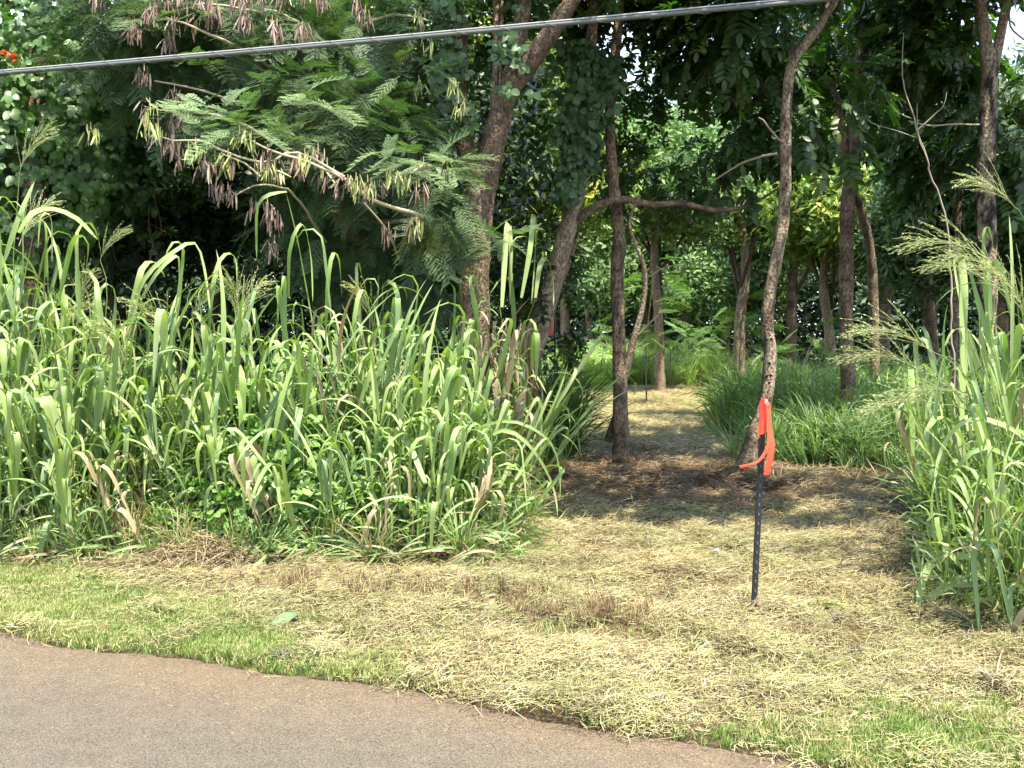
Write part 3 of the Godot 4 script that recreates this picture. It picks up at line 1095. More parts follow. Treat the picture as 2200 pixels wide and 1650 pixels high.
# ---------------------------------------------------------------- vine wall
func make_vines() -> void:
	var t := thing("vine_covered_tree", ground_at(60, 12.0), "tree wholly draped in dense round leaved vines above the tall grass", "tree")
	trunk_part("trunk", t, [[60, 1010, 12.0, 0.2], [70, 700, 12.0, 0.18], [80, 300, 12.0, 0.15], [90, -150, 12.0, 0.1]], BARK, BARK_DARK, 10)
	var lumps := [[at(40, 330, 12.0), Vector3(1.25, 1.5, 1.3)], [at(-80, 90, 12.0), Vector3(1.5, 1.6, 1.5)], [at(150, 80, 12.2), Vector3(1.15, 1.4, 1.2)], [at(200, 330, 12.5), Vector3(0.75, 0.9, 0.8)], [at(60, -180, 13.2), Vector3(1.9, 1.2, 1.2)], [at(-200, 400, 11.8), Vector3(1.2, 1.8, 1.2)], [at(300, 120, 12.8), Vector3(0.7, 1.0, 0.7)]]
	var xf: Array[Transform3D] = []
	var cols := PackedColorArray()
	var made := 0
	var parts := 0
	while made < 8500:
		var l: Array = lumps[rng.randi() % lumps.size()]
		var u := rdir()
		if u.z < -0.35:
			continue
		var c: Vector3 = l[0]
		var r: Vector3 = l[1]
		var bump := 1.0 + 0.28 * noise.get_noise_3dv((c + u * r) * 70.0) + 0.14 * fine.get_noise_3dv((c + u * r) * 200.0)
		var p := c + u * r * bump * rf(0.86, 1.02)
		made += 1
		if fine.get_noise_3dv(p * 90.0) < -0.24:
			continue
		var face := (u * 0.7 + Vector3(0, 0.75, 0.25) + rdir() * 0.35).normalized()
		var d := (Vector3(0, -1, 0) + u * 0.5 + rdir() * 0.7).normalized()
		var x := Transform3D(frame(d, face).scaled(Vector3.ONE * (0.085 + 0.13 * pow(rng.randf(), 1.3))), p - t.position)
		var g := rf(0.7, 1.25)
		if parts < 280 and in_view(p) and u.z > 0.1 and rng.randf() < 0.18:
			put("vine_leaf", trifols[rng.randi() % 3], tinted_cache("wall", M.leaf, Color(0.10, 0.18, 0.055)), t, x)
			parts += 1
		else:
			xf.append(x)
			cols.push_back(Color(0.10 * g, 0.18 * g, 0.055 * g))
	scatter("vine_leaves", trifols[1], M.leaf, t, xf, cols)
	# dark core of dead stems inside
	for k in 60:
		var a := at(rf(-100, 330), rf(300, 640), rf(12.0, 13.5)) - t.position
		var mb := MB.new()
		var pts := PackedVector3Array()
		var rad := PackedFloat32Array()
		var q := a
		var d := Vector3(rf(-0.4, 0.4), -1, rf(-0.2, 0.3)).normalized()
		for j in 8:
			pts.push_back(q)
			rad.push_back(0.006)
			q += d * 0.14
			d = (d + rdir() * 0.25).normalized()
		mb.tube(pts, rad, 4, Color(0.12, 0.09, 0.06))
		put("vine_stem", mb.mesh(), M.twig, t)
	# red blossoms
	for b in [[12, 115, 10.9], [30, 125, 10.9]]:
		var mb := MB.new()
		for k in 14:
			var d := (rdir() + Vector3(0, 0.3, 0.5)).normalized()
			mb.leaf(rdir() * 0.02, d, d.cross(rdir()).normalized(), 0.055, 0.03, 0.5, 0.2, Color(0.55, 0.06, 0.015), Color(0.6, 0.12, 0.03))
		put("red_blossom", mb.mesh(), M.matte, t, Transform3D(Basis(), at(b[0], b[1], b[2]) - t.position))


# ---------------------------------------------------------------- the tree with pods
func make_pod_tree() -> void:
	var t := thing("pod_tree", ground_at(800, 11.6), "feathery leaved tree hung with brown and green seed pods", "tree")
	trunk_part("trunk", t, [[800, 1030, 11.6, 0.11], [790, 800, 11.6, 0.1], [760, 560, 11.5, 0.09], [720, 300, 11.3, 0.075], [690, 60, 11.1, 0.06], [660, -200, 11, 0.04]], BARK_DARK, BARK, 10)
	var twc := Color(0.34, 0.28, 0.19)
	twig_part("branch", t, [[745, 470, 11.4, 0.03], [900, 470, 9.6, 0.022], [800, 430, 9.0, 0.017], [740, 380, 8.8, 0.014], [660, 345, 8.7, 0.012], [580, 322, 8.7, 0.01], [540, 300, 8.7, 0.007]], twc)
	twig_part("branch", t, [[740, 380, 8.8, 0.012], [640, 330, 8.75, 0.011], [560, 345, 8.7, 0.01], [470, 315, 8.7, 0.009], [420, 300, 8.7, 0.008], [370, 300, 8.7, 0.006], [330, 285, 8.7, 0.004]], twc)
	twig_part("branch", t, [[620, 330, 8.8, 0.011], [540, 270, 8.9, 0.01], [460, 245, 8.9, 0.009], [400, 240, 8.9, 0.008], [345, 240, 8.9, 0.006], [315, 210, 8.9, 0.004]], twc)
	twig_part("branch", t, [[560, 380, 8.7, 0.01], [525, 350, 8.7, 0.008], [480, 330, 8.7, 0.006]], twc)
	twig_part("branch", t, [[700, 520, 10.4, 0.014], [620, 410, 9.4, 0.011], [545, 395, 9.0, 0.008], [500, 420, 8.9, 0.006], [470, 410, 8.9, 0.004]], twc)
	twig_part("branch", t, [[720, 300, 11.3, 0.03], [600, 160, 10.4, 0.022], [480, 90, 9.8, 0.014], [360, 35, 9.6, 0.007]], twc)
	twig_part("branch", t, [[700, 120, 11.2, 0.03], [640, 50, 10.4, 0.022], [540, 20, 9.8, 0.014], [420, 8, 9.6, 0.007]], twc)
	twig_part("branch", t, [[710, 200, 11.2, 0.03], [770, 70, 10.4, 0.02], [850, 30, 10.0, 0.014], [920, 40, 9.9, 0.007]], twc)
	twig_part("branch", t, [[705, 250, 11.2, 0.03], [560, 230, 10.6, 0.018], [430, 190, 10.2, 0.012], [330, 170, 10.0, 0.007]], twc)
	twig_part("branch", t, [[860, 560, 10.2, 0.012], [830, 500, 9.8, 0.01], [780, 440, 9.4, 0.008]], twc)
	# pod clusters: [px, py, depth, green?, pods]
	var clusters := [
		[322, 225, 8.8, 1, 5], [312, 270, 8.7, 1, 6], [340, 270, 8.7, 1, 10], [318, 250, 8.8, 1, 4], [372, 250, 8.8, 0, 8], [370, 305, 8.7, 0, 9], [395, 250, 8.85, 0, 5], [420, 310, 8.65, 1, 12], [440, 345, 8.65, 0, 12],
		[462, 340, 8.7, 0, 9], [490, 335, 8.65, 1, 13], [515, 285, 8.7, 1, 10], [540, 295, 8.7, 1, 8], [575, 325, 8.65, 0, 9], [590, 360, 8.65, 1, 13], [655, 335, 8.65, 1, 9], [690, 380, 8.75, 0, 6],
		[735, 385, 8.7, 0, 10], [765, 385, 8.65, 1, 15], [790, 390, 8.7, 1, 9], [845, 365, 8.8, 1, 12], [870, 380, 8.8, 1, 9], [910, 350, 9.2, 0, 8], [960, 350, 9.3, 1, 8], [465, 395, 8.8, 0, 14], [490, 405, 8.8, 0, 9],
		[575, 440, 8.9, 0, 9], [590, 460, 8.9, 0, 9], [540, 440, 8.9, 0, 5], [590, 520, 8.9, 0, 7], [835, 490, 9.4, 0, 9], [885, 480, 9.5, 0, 6],
		[385, -10, 9.6, 0, 9], [375, 40, 9.6, 0, 7], [362, 80, 9.7, 0, 10], [440, 0, 9.6, 0, 10], [505, -15, 9.6, 0, 8], [530, 40, 9.6, 0, 12], [555, -10, 9.6, 0, 8], [585, 45, 9.7, 0, 9], [650, 60, 9.6, 0, 14],
		[690, -10, 9.8, 0, 12], [650, -30, 9.7, 0, 9], [785, 25, 9.8, 0, 7], [215, -5, 10.0, 0, 9], [310, 150, 9.8, 0, 10], [285, 60, 9.9, 0, 6], [375, 195, 9.8, 0, 7], [900, 30, 9.9, 1, 9], [920, 85, 9.9, 1, 7], [975, 180, 9.9, 1, 8], [985, 220, 9.8, 1, 8], [900, 175, 10.0, 1, 5], [195, 275, 10.0, 1, 11]]
	var pod_green := Color(0.29, 0.32, 0.095)
	var pod_brown := Color(0.19, 0.125, 0.092)
	for k in 16:
		clusters.append([rf(230, 800), rf(-20, 70), rf(9.5, 9.9), 0 if rng.randf() < 0.8 else 1, rng.randi_range(6, 11)])
	for k in 12:
		var px := rf(340, 900)
		clusters.append([px, 250 + (px - 340) * 0.25 + rf(-20, 90), rf(8.7, 9.1), rng.randi() % 2, rng.randi_range(4, 9)])
	var single := 0
	var px_: Array[Transform3D] = []
	var pc_ := PackedColorArray()
	for e in clusters:
		var p := at(e[0], e[1], e[2]) - t.position
		var cm := MB.new()
		cm.tube(PackedVector3Array([Vector3(0, 0.06, 0), Vector3(0, 0.02, 0.0), Vector3(0.0, -0.01, 0)]), PackedFloat32Array([0.003, 0.005, 0.008]), 5, Color(0.3, 0.24, 0.14))
		var cl := put("pod_cluster", cm.mesh(), M.twig, t, Transform3D(Basis(), p))
		for k in int(e[4] * 1.6):
			var a := rf(0, TAU)
			var tilt := absf(rng.randfn(0.0, 0.34)) + 0.03
			var b := Basis(Vector3(cos(a), 0, sin(a)), tilt) * Basis(Vector3.UP, rf(0, TAU))
			var s := rf(0.085, 0.165)
			var base := pod_green if e[3] == 1 else pod_brown
			if rng.randf() < 0.12:
				base = pod_brown if e[3] == 1 else Color(0.36, 0.26, 0.18)
			var x := Transform3D(b.scaled(Vector3(s * rf(0.85, 1.15), s, s)), Vector3(rf(-0.06, 0.06), rf(-0.06, 0.04), rf(-0.06, 0.06)))
			if single < 300 and e[2] < 9.0:
				put("seed_pod", pods[rng.randi() % 4], tinted_cache("pod%.2f" % base.r, M.pod, base), cl, x)
				single += 1
			else:
				px_.append(Transform3D(x.basis, x.origin + p))
				pc_.push_back(base * rf(0.75, 1.3))
	scatter("seed_pods", pods[1], M.pod, t, px_, pc_)
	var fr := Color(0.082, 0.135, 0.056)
	crown(t, "fronds", fronds, M.matte, [
		[at(640, -140, 12.0), Vector3(2.6, 0.9, 1.3), 560], [at(330, -60, 10.8), Vector3(1.0, 0.7, 0.8), 260],
		[at(520, 60, 10.4), Vector3(1.2, 0.4, 0.5), 240], [at(250, 60, 10.6), Vector3(0.6, 0.5, 0.5), 110], [at(790, 60, 10.6), Vector3(0.9, 0.6, 0.6), 220], [at(420, 160, 10.8), Vector3(0.9, 0.5, 0.5), 110],
		[at(640, 240, 10.3), Vector3(0.7, 0.5, 0.6), 190], [at(800, 290, 10.4), Vector3(0.75, 0.7, 0.6), 240], [at(940, 440, 10.0), Vector3(0.35, 0.4, 0.4), 70], [at(700, 470, 11.2), Vector3(0.8, 0.7, 0.6), 160],
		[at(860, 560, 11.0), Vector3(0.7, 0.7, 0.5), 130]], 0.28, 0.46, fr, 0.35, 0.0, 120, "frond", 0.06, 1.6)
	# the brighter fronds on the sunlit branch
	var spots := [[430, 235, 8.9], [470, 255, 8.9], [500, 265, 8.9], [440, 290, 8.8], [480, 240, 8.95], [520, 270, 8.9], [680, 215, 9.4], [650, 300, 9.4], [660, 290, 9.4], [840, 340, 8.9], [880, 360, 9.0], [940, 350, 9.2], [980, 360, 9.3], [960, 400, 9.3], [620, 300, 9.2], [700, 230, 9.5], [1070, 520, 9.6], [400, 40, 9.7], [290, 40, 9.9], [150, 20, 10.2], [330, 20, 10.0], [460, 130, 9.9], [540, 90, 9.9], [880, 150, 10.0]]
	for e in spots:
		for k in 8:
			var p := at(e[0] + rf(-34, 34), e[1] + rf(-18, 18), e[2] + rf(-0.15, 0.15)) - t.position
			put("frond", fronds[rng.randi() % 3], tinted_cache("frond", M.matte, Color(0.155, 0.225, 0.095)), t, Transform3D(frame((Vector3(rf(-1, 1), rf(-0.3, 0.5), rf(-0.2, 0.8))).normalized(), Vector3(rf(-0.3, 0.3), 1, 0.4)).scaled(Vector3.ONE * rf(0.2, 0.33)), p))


# ---------------------------------------------------------------- tall grass
func tint_blades() -> void:
	var list := [Color(0.19, 0.27, 0.088), Color(0.16, 0.24, 0.098), Color(0.24, 0.31, 0.108), Color(0.195, 0.28, 0.075), Color(0.14, 0.215, 0.066), Color(0.27, 0.33, 0.135)]
	var a: Array[StandardMaterial3D] = []
	for c in list:
		a.append(tinted(M.blade, c))
	M.blades = a
	M.dead_blade = tinted(M.straw, Color(0.25, 0.205, 0.115))
	M.culm = tinted(M.blade, Color(0.16, 0.22, 0.06))
	M.dead_culm = tinted(M.straw, Color(0.30, 0.22, 0.10))
	M.panicle = tinted(M.blade, Color(0.36, 0.39, 0.18))


func tussock(px: float, depth: float, top: float, n: int, label: String, group := "", spread := 0.42, dead := 0.03, flowers := 0, wide := 1.0, lean := Vector3.ZERO) -> Node3D:
	var p := ground_at(px, depth)
	var t := thing("grass_tussock", p, label, "grass", group)
	var h: float = at(px, top, depth).y
	for k in n:
		var u := sqrt((k + 0.5) / n)
		var az := k * 2.4 + rf(-0.3, 0.3)
		var b0 := Vector3(cos(az), 0, sin(az)) * spread * u * rf(0.6, 1.0)
		var s := h * rf(0.58, 0.95) * (1.05 - 0.2 * u)
		var tilt := 0.06 + 0.30 * u * rf(0.4, 1.0)
		var b := Basis(Vector3(cos(az), 0, sin(az)).cross(Vector3.UP).normalized(), -tilt)
		if lean == Vector3.ZERO and k == 0:
			lean = Vector3(rng.randfn(0.0, 0.16), 0, absf(rng.randfn(0.08, 0.12)))
		if lean != Vector3.ZERO:
			b = Basis(lean.cross(Vector3.UP).normalized(), -lean.length() * rf(0.5, 1.2)) * b
		b = b * Basis(Vector3.UP, rf(0, TAU))
		var is_dead := rng.randf() < dead
		var cu := put("culm", culms[k % 4], M.dead_culm if is_dead else M.culm, t, Transform3D(b.scaled(Vector3.ONE * s), b0))
		var nb := rng.randi_range(5, 7)
		var turn := rf(0, TAU)
		for j in nb:
			var f := 0.2 + 0.8 * (j + rf(-0.2, 0.2)) / (nb - 0.5)
			f = clampf(f, 0.12, 1.0)
			var lenb := rf(0.6, 1.05) * (0.8 if h < 1.4 else 1.0) / s
			var cp := Vector3(0.14 * f * f, f * 0.98, 0)
			var bm := blades[rng.randi() % blades.size()]
			turn += PI + rf(-0.7, 0.7)
			var bb := Basis(Vector3.UP, turn).scaled(Vector3(lenb, lenb, lenb * rf(0.55, 1.3) * wide))
			var mt: Material = M.blades[rng.randi() % 6]
			if is_dead or (f < 0.25 and rng.randf() < 0.12):
				mt = M.dead_blade
			put("blade", bm, mt, cu, Transform3D(bb, cp))
		if k < flowers:
			put("seed_head", panicles[k % 3], M.panicle, cu, Transform3D(Basis(Vector3.UP, rf(0, TAU)).scaled(Vector3.ONE * (1.0 / s) * rf(0.8, 1.1)), Vector3(0.14, 0.98, 0)))
	return t


func hero_blade(t: Node3D, path: Array, depth: float, width: float) -> void:
	var ps: Array[Vector3] = []
	var ws: Array[float] = []
	var n := path.size()
	for k in n:
		ps.append(at(path[k][0], path[k][1], depth + 0.12 * sin(k * 1.3 + width * 90.0)) - t.position)
		ws.append(width)
	var l := smooth_limb(ps, ws)
	var pts: PackedVector3Array = l[0]
	var mb := MB.new()
	var side := Vector3.ZERO
	for k in pts.size():
		var u := float(k) / (pts.size() - 1)
		var d := (pts[mini(k + 1, pts.size() - 1)] - pts[maxi(k - 1, 0)]).normalized()
		var want := d.cross(Vector3(0.25, 0.45, 0.85)).normalized()
		side = want if k == 0 else (side - d * side.dot(d)).lerp(want, 0.25).normalized()
		var up := side.cross(d).normalized()
		var w := width * 0.5 * minf(1.0, 0.5 + 2.0 * u) * pow(maxf(0.0, 1.0 - pow(u, 3.0)), 0.7)
		mb.vert(pts[k], up, Color(1.3, 1.2, 1.2))
		mb.vert(pts[k] + side * w + up * w * 0.3, (up - side * 0.3).normalized(), Color(1, 1, 1))
		mb.vert(pts[k] - side * w + up * w * 0.3, (up + side * 0.3).normalized(), Color(1, 1, 1))
	for k in pts.size() - 1:
		var a := k * 3
		mb.quad(a, a + 1, a + 4, a + 3)
		mb.quad(a, a + 2, a + 5, a + 3)
	put("long_blade", mb.mesh(), M.blades[[0, 2, 3, 5][rng.randi() % 4]], t)


func seed_stalk(t: Node3D, list: Array, size: float, az: float) -> void:
	var l := limb(list)
	var pts: PackedVector3Array = l[0]
	for k in pts.size():
		pts[k] -= t.position
	var mb := MB.new()
	mb.tube(pts, l[1], 5, Color(1, 1, 1))
	var o := put("flower_stalk", mb.mesh(), M.culm, t)
	var d := (pts[-1] - pts[-3]).normalized()
	var axis := Vector3(cos(az), 0, sin(az))
	put("seed_head", panicles[rng.randi() % 3], M.panicle, o, Transform3D((Basis(Vector3.UP, -az) * Basis(Vector3.BACK, -maxf(0.0, acos(clampf(d.y, -1, 1)) - 0.5))).scaled(Vector3.ONE * size * 1.9), pts[-1]))


func make_grass() -> void:
	tint_blades()
	# the thicket beside the road: front row, then the taller ones behind
	var rows := [
		[-60, 8.0, 440, 18, "tall bright grass tussock cut off by the edge of the photo"],
		[60, 8.3, 430, 19, "tallest sunlit grass tussock below the vine covered tree"],
		[170, 8.5, 460, 18, "tall grass tussock with broad pale blades beside the black hollow"],
		[20, 7.6, 600, 16, "grass tussock with long arching blades by the green turf"],
		[150, 7.55, 690, 16, "lower grass tussock with weeping blades over the turf"],
		[270, 7.9, 640, 16, "grass tussock standing before the black hollow"],
		[300, 7.5, 830, 11, "short upright grass tussock with straw coloured stems"],
		[390, 8.4, 640, 13, "grass tussock with one very long arching blade against the hollow"],
		[430, 7.7, 800, 11, "grass tussock above the heap of brown hay"],
		[500, 8.6, 590, 14, "grass tussock with folded blade tips below the pods"],
		[600, 8.7, 580, 14, "tall grass tussock under the brown pod clusters"],
		[690, 8.3, 540, 17, "tall grass tussock rising in the middle of the thicket"],
		[560, 7.8, 740, 15, "leafy grass tussock amid creeping weeds"],
		[660, 7.6, 860, 11, "low grass tussock with blades bent over the weeds"],
		[760, 8.0, 640, 17, "grass tussock with many parallel pale blades"],
		[840, 8.3, 680, 15, "grass tussock in front of the forked tree"],
		[820, 7.5, 830, 16, "grass tussock with a broad blade reaching the mown straw"],
		[920, 8.1, 740, 13, "grass tussock at the trail side of the thicket"],
		[930, 7.5, 900, 13, "low drooping grass tussock on the corner of the thicket"],
		[1000, 7.9, 860, 12, "outermost grass tussock hanging over the trail"],
		[760, 7.35, 960, 10, "small grass tussock at the foot of the thicket"],
		[880, 9.6, 600, 13, "shaded grass tussock between the pod tree and forked tree"],
		[960, 9.8, 620, 11, "shaded grass tussock against the forked trunk"],
		[1065, 10.3, 520, 14, "tall hanging grass tussock between forked tree and leaning tree"],
		[1120, 10.9, 790, 11, "lower grass tussock at the foot of the leaning trunk"],
		[1060, 9.9, 720, 13, "grass tussock with a skirt of dead brown leaves by the leaning tree"],
		[90, 7.3, 950, 9, "small grass tussock rooted at the turf edge"],
		[200, 7.25, 1000, 8, "smallest grass tussock on the turf edge"],
	]
	var flow := {1: 2, 2: 2, 5: 1, 7: 2, 9: 1, 11: 1, 13: 1, 16: 1}
	for k in rows.size():
		var e: Array = rows[k]
		var dead := 0.03
		if k == 6:
			dead = 0.35
		if k == 25:
			dead = 0.3
		tussock(e[0], e[1], e[2], e[3], e[4], "", 0.30 if k == 24 or k == 23 else 0.42, dead, flow.get(k, 0), 1.0, Vector3(0.35, 0, 0.1) if k == 19 else Vector3.ZERO)
	var rows2 := [
		[2225, 5.5, 960, 10, "leafy grass tussock at the road end of the flowering clump", 0.3],
		[2140, 5.75, 1090, 9, "low grass tussock with a wide folded blade on the mown straw", 0.3],
		[2270, 6.4, 640, 14, "tall grass tussock cut off beside the flowering clump", 0.4],
		[2170, 6.8, 760, 13, "flowering grass tussock overhanging the trail", 0.36],
		[2240, 7.2, 500, 15, "tallest flowering grass tussock before the mottled tree", 0.4],
		[2120, 7.6, 740, 12, "flowering grass tussock with long pale hanging blades", 0.34],
		[2190, 8.2, 620, 12, "flowering grass tussock behind the overhanging one", 0.36],
		[2060, 8.6, 830, 10, "shaded grass tussock at the back of the flowering clump", 0.34],
		[2300, 5.35, 1020, 9, "grass tussock cut off at the lower edge of the flowering clump", 0.3],
	]
	var last: Node3D
	for k in rows2.size():
		var e: Array = rows2[k]
		var t := tussock(e[0], e[1], e[2], e[3], e[4], "", e[5], 0.03, 1 if k in [2, 6] else 0, 0.62)
		if k == 4:
			last = t
	for s in [
		[[[2200, 1000, 7.1, 0.004], [2190, 700, 7.0, 0.004], [2170, 590, 6.9, 0.0035], [2120, 555, 6.8, 0.003]], 0.5, PI],
		[[[2210, 1000, 7.1, 0.004], [2210, 560, 7.0, 0.004], [2200, 470, 6.95, 0.0035], [2180, 445, 6.9, 0.003]], 0.42, PI * 0.9],
		[[[2190, 1000, 7.1, 0.004], [2190, 760, 7.0, 0.004], [2160, 640, 6.9, 0.0035], [2120, 605, 6.8, 0.003]], 0.4, PI * 0.95],
		[[[2160, 1100, 7.0, 0.004], [2120, 900, 6.9, 0.004], [2060, 790, 6.8, 0.0035], [2000, 755, 6.8, 0.003]], 0.5, PI],
		[[[2160, 1100, 7.0, 0.004], [2110, 930, 6.9, 0.004], [2040, 830, 6.8, 0.0035], [1980, 800, 6.8, 0.003]], 0.48, PI],
		[[[2170, 1100, 6.8, 0.004], [2140, 960, 6.7, 0.004], [2080, 880, 6.6, 0.0035], [2020, 870, 6.6, 0.003]], 0.45, PI * 1.05],
		[[[2190, 1100, 6.8, 0.004], [2160, 940, 6.7, 0.004], [2130, 860, 6.6, 0.0035], [2080, 850, 6.6, 0.003]], 0.45, PI * 1.02],
		[[[2210, 1000, 6.6, 0.004], [2200, 700, 6.6, 0.004], [2180, 620, 6.6, 0.0035], [2150, 600, 6.6, 0.003]], 0.4, PI * 0.9]]:
		seed_stalk(last, s[0], s[1], s[2])
	var first := get_node("grass_tussock_001") as Node3D
	for s in [
		[[[60, 900, 8.3, 0.004], [30, 600, 8.3, 0.004], [35, 480, 8.3, 0.0035], [42, 370, 8.3, 0.003]], 0.42, 0.3],
		[[[200, 900, 8.5, 0.004], [230, 640, 8.5, 0.004], [215, 560, 8.5, 0.003]], 0.32, 0.2],
		[[[420, 900, 8.6, 0.004], [415, 740, 8.6, 0.004], [415, 690, 8.6, 0.003]], 0.35, 0.6]]:
		seed_stalk(first, s[0], s[1], s[2])

	for h in [
		[4, 8.2, 0.045, [[10, 560], [40, 470], [75, 388]]], [1, 8.0, 0.05, [[40, 500], [70, 458], [115, 450], [165, 470], [210, 515]]],
		[5, 8.2, 0.036, [[275, 700], [310, 600], [375, 540], [418, 523], [438, 575], [452, 670]]], [7, 8.3, 0.034, [[300, 650], [335, 590], [372, 553], [384, 560], [382, 630], [375, 710]]],
		[9, 8.4, 0.036, [[450, 720], [455, 630], [472, 560], [495, 545], [507, 565], [509, 615]]], [10, 8.5, 0.012, [[690, 800], [662, 640], [638, 510], [615, 415]]],
		[10, 8.5, 0.034, [[616, 412], [580, 418], [555, 440], [551, 500], [552, 560]]], [11, 8.4, 0.03, [[620, 640], [622, 540], [640, 488], [655, 490], [668, 560], [672, 650]]],
		[11, 8.2, 0.034, [[700, 700], [706, 590], [716, 545], [728, 560], [735, 640]]], [14, 8.0, 0.036, [[760, 800], [762, 680], [775, 625], [790, 640], [795, 720]]],
		[18, 7.8, 0.034, [[900, 800], [905, 740], [920, 715], [935, 725], [945, 800], [950, 850]]], [8, 7.6, 0.04, [[20, 950], [35, 860], [60, 825], [85, 835], [100, 920]]], [3, 7.5, 0.042, [[30, 1100], [10, 1020], [25, 990], [50, 985], [62, 1020], [66, 1110]]],
		[19, 7.8, 0.03, [[1000, 960], [1080, 925], [1130, 950], [1170, 1005], [1192, 1060], [1198, 1110]]], [19, 7.9, 0.026, [[990, 930], [1080, 905], [1140, 918], [1185, 955], [1202, 1010], [1203, 1075]]],
		[20, 7.3, 0.058, [[915, 1040], [880, 960], [850, 925], [838, 945], [852, 1050], [872, 1110], [888, 1172]]], [18, 7.4, 0.036, [[960, 1080], [985, 1040], [1000, 1060], [1005, 1120], [1015, 1170]]],
		[23, 10.0, 0.055, [[1078, 660], [1084, 560], [1090, 478], [1097, 520], [1096, 650]]], [23, 10.0, 0.05, [[1120, 640], [1138, 540], [1146, 462], [1150, 520], [1142, 650]]], [24, 10.1, 0.05, [[1150, 640], [1160, 570], [1175, 556], [1187, 600], [1189, 660]]],
		[28, 5.8, 0.05, [[2120, 1200], [2070, 1195], [2010, 1205], [1985, 1240], [1972, 1290], [1968, 1330]]], [29, 5.8, 0.045, [[2130, 1240], [2060, 1245], [1990, 1290], [1950, 1318], [1922, 1342]]], [29, 5.7, 0.04, [[2080, 1235], [2040, 1190], [2030, 1170], [1995, 1168], [1984, 1200], [1980, 1260]]],
		[33, 6.9, 0.06, [[2066, 900], [2068, 720], [2064, 560], [2072, 620], [2074, 790]]], [33, 6.9, 0.05, [[1960, 980], [1958, 860], [1956, 790], [1960, 840], [1958, 960]]], [32, 6.8, 0.034, [[2172, 800], [2174, 600], [2168, 460]]],
		[31, 6.3, 0.034, [[2220, 960], [2160, 915], [2090, 900], [2040, 935], [2015, 990], [2005, 1060]]], [31, 6.2, 0.034, [[2200, 1010], [2120, 960], [2060, 1000], [2040, 1060]]], [30, 6.3, 0.03, [[2230, 940], [2130, 908], [2080, 905]]]]:
		var host := get_node("grass_tussock_%03d" % h[0]) as Node3D
		hero_blade(host, h[3], h[1], h[2])
	# small leaved weeds and thin grass that fill the thicket between the tussocks
	var xf: Array[Transform3D] = []
	var cols := PackedColorArray()
	for k in 2600:
		var px := rf(-150, 1010)
		var d := rf(7.35, 10.2)
		var p := ground_at(px, d)
		var h := rf(0.4, 1.15) * clampf((d - 7.1) * 1.3, 0.35, 1.0)
		xf.append(Transform3D(Basis(Vector3.UP, rf(0, TAU)).scaled(Vector3(h, h, h)), p))
		var g := rf(0.6, 1.2)
		cols.push_back(Color(0.115 * g, 0.19 * g, 0.05 * g))
	for k in 420:
		var px := rf(2040, 2330)
		var d := rf(5.8, 9.2)
		if px < 2130 and d < 6.4:
			continue
		var p := ground_at(px, d)
		var h := rf(0.3, 0.9)
		xf.append(Transform3D(Basis(Vector3.UP, rf(0, TAU)).scaled(Vector3(h, h, h)), p))
		var g := rf(0.6, 1.2)
		cols.push_back(Color(0.115 * g, 0.19 * g, 0.05 * g))
	tag(scatter("undergrowth_grass", grass_tufts[0], M.blade, self, xf, cols), "fine grass filling the gaps between the tall tussocks", "grass", "", "stuff")
	var bx: Array[Transform3D] = []
	var bc := PackedColorArray()
	for k in 420:
		var px := rf(-120, 1120)
		var p := ground_at(px, rf(7.0, 7.6) + (0.5 if px > 1000 else 0.0))
		if k % 6 == 0:
			p = ground_at(rf(2040, 2320), rf(5.7, 6.6))
		var h := rf(0.18, 0.5)
		bx.append(Transform3D(Basis(Vector3(rf(-1, 1), 0, rf(-1, 1)).normalized(), rf(0, 1.1)) * Basis(Vector3.UP, rf(0, TAU)).scaled(Vector3(h, h, h)), p))
		var g := rf(0.6, 1.25)
		bc.push_back((Color(0.19, 0.28, 0.09) if rng.randf() < 0.7 else Color(0.30, 0.25, 0.13)) * g)
	tag(scatter("fringe_grass", grass_tufts[3], M.blade, self, bx, bc), "bent and cut short grass fringing the foot of the thickets", "grass", "", "stuff")
	var lx: Array[Transform3D] = []
	var lc := PackedColorArray()
	for k in 3400:
		var px := rf(-120, 1130)
		var d := rf(6.95, 7.9)
		if k % 5 == 0:
			px = rf(2000, 2330)
			d = rf(5.5, 7.0)
			if px < 2080:
				d = rf(5.8, 7.4)
		var p := ground_at(px, d)
		var deep := clampf((d - 6.95) / 0.9, 0, 1) if px < 1200 else 0.7
		p.y += 0.03 + rf(0.0, 0.5) * deep
		if absf(px - 440.0) < 110.0 and d < 7.3:
			continue
		var h := rf(0.16, 0.5)
		lx.append(Transform3D(frame(Vector3(rf(-1, 1), rf(-0.25, 0.7), rf(-0.8, 0.8)), Vector3(rf(-0.5, 0.5), 1, rf(-0.2, 0.7))).scaled(Vector3(h, h, h)), p))
		var g := rf(0.6, 1.2)
		lc.push_back((Color(0.19, 0.27, 0.095) if rng.randf() < 0.75 else Color(0.30, 0.25, 0.14)) * g)
	tag(scatter("cut_leaves", blades[10], M.blade, self, lx, lc), "cut and bent broad leaves tangled at the foot of the thickets", "cut grass", "", "stuff")
	var wx: Array[Transform3D] = []
	var wc := PackedColorArray()
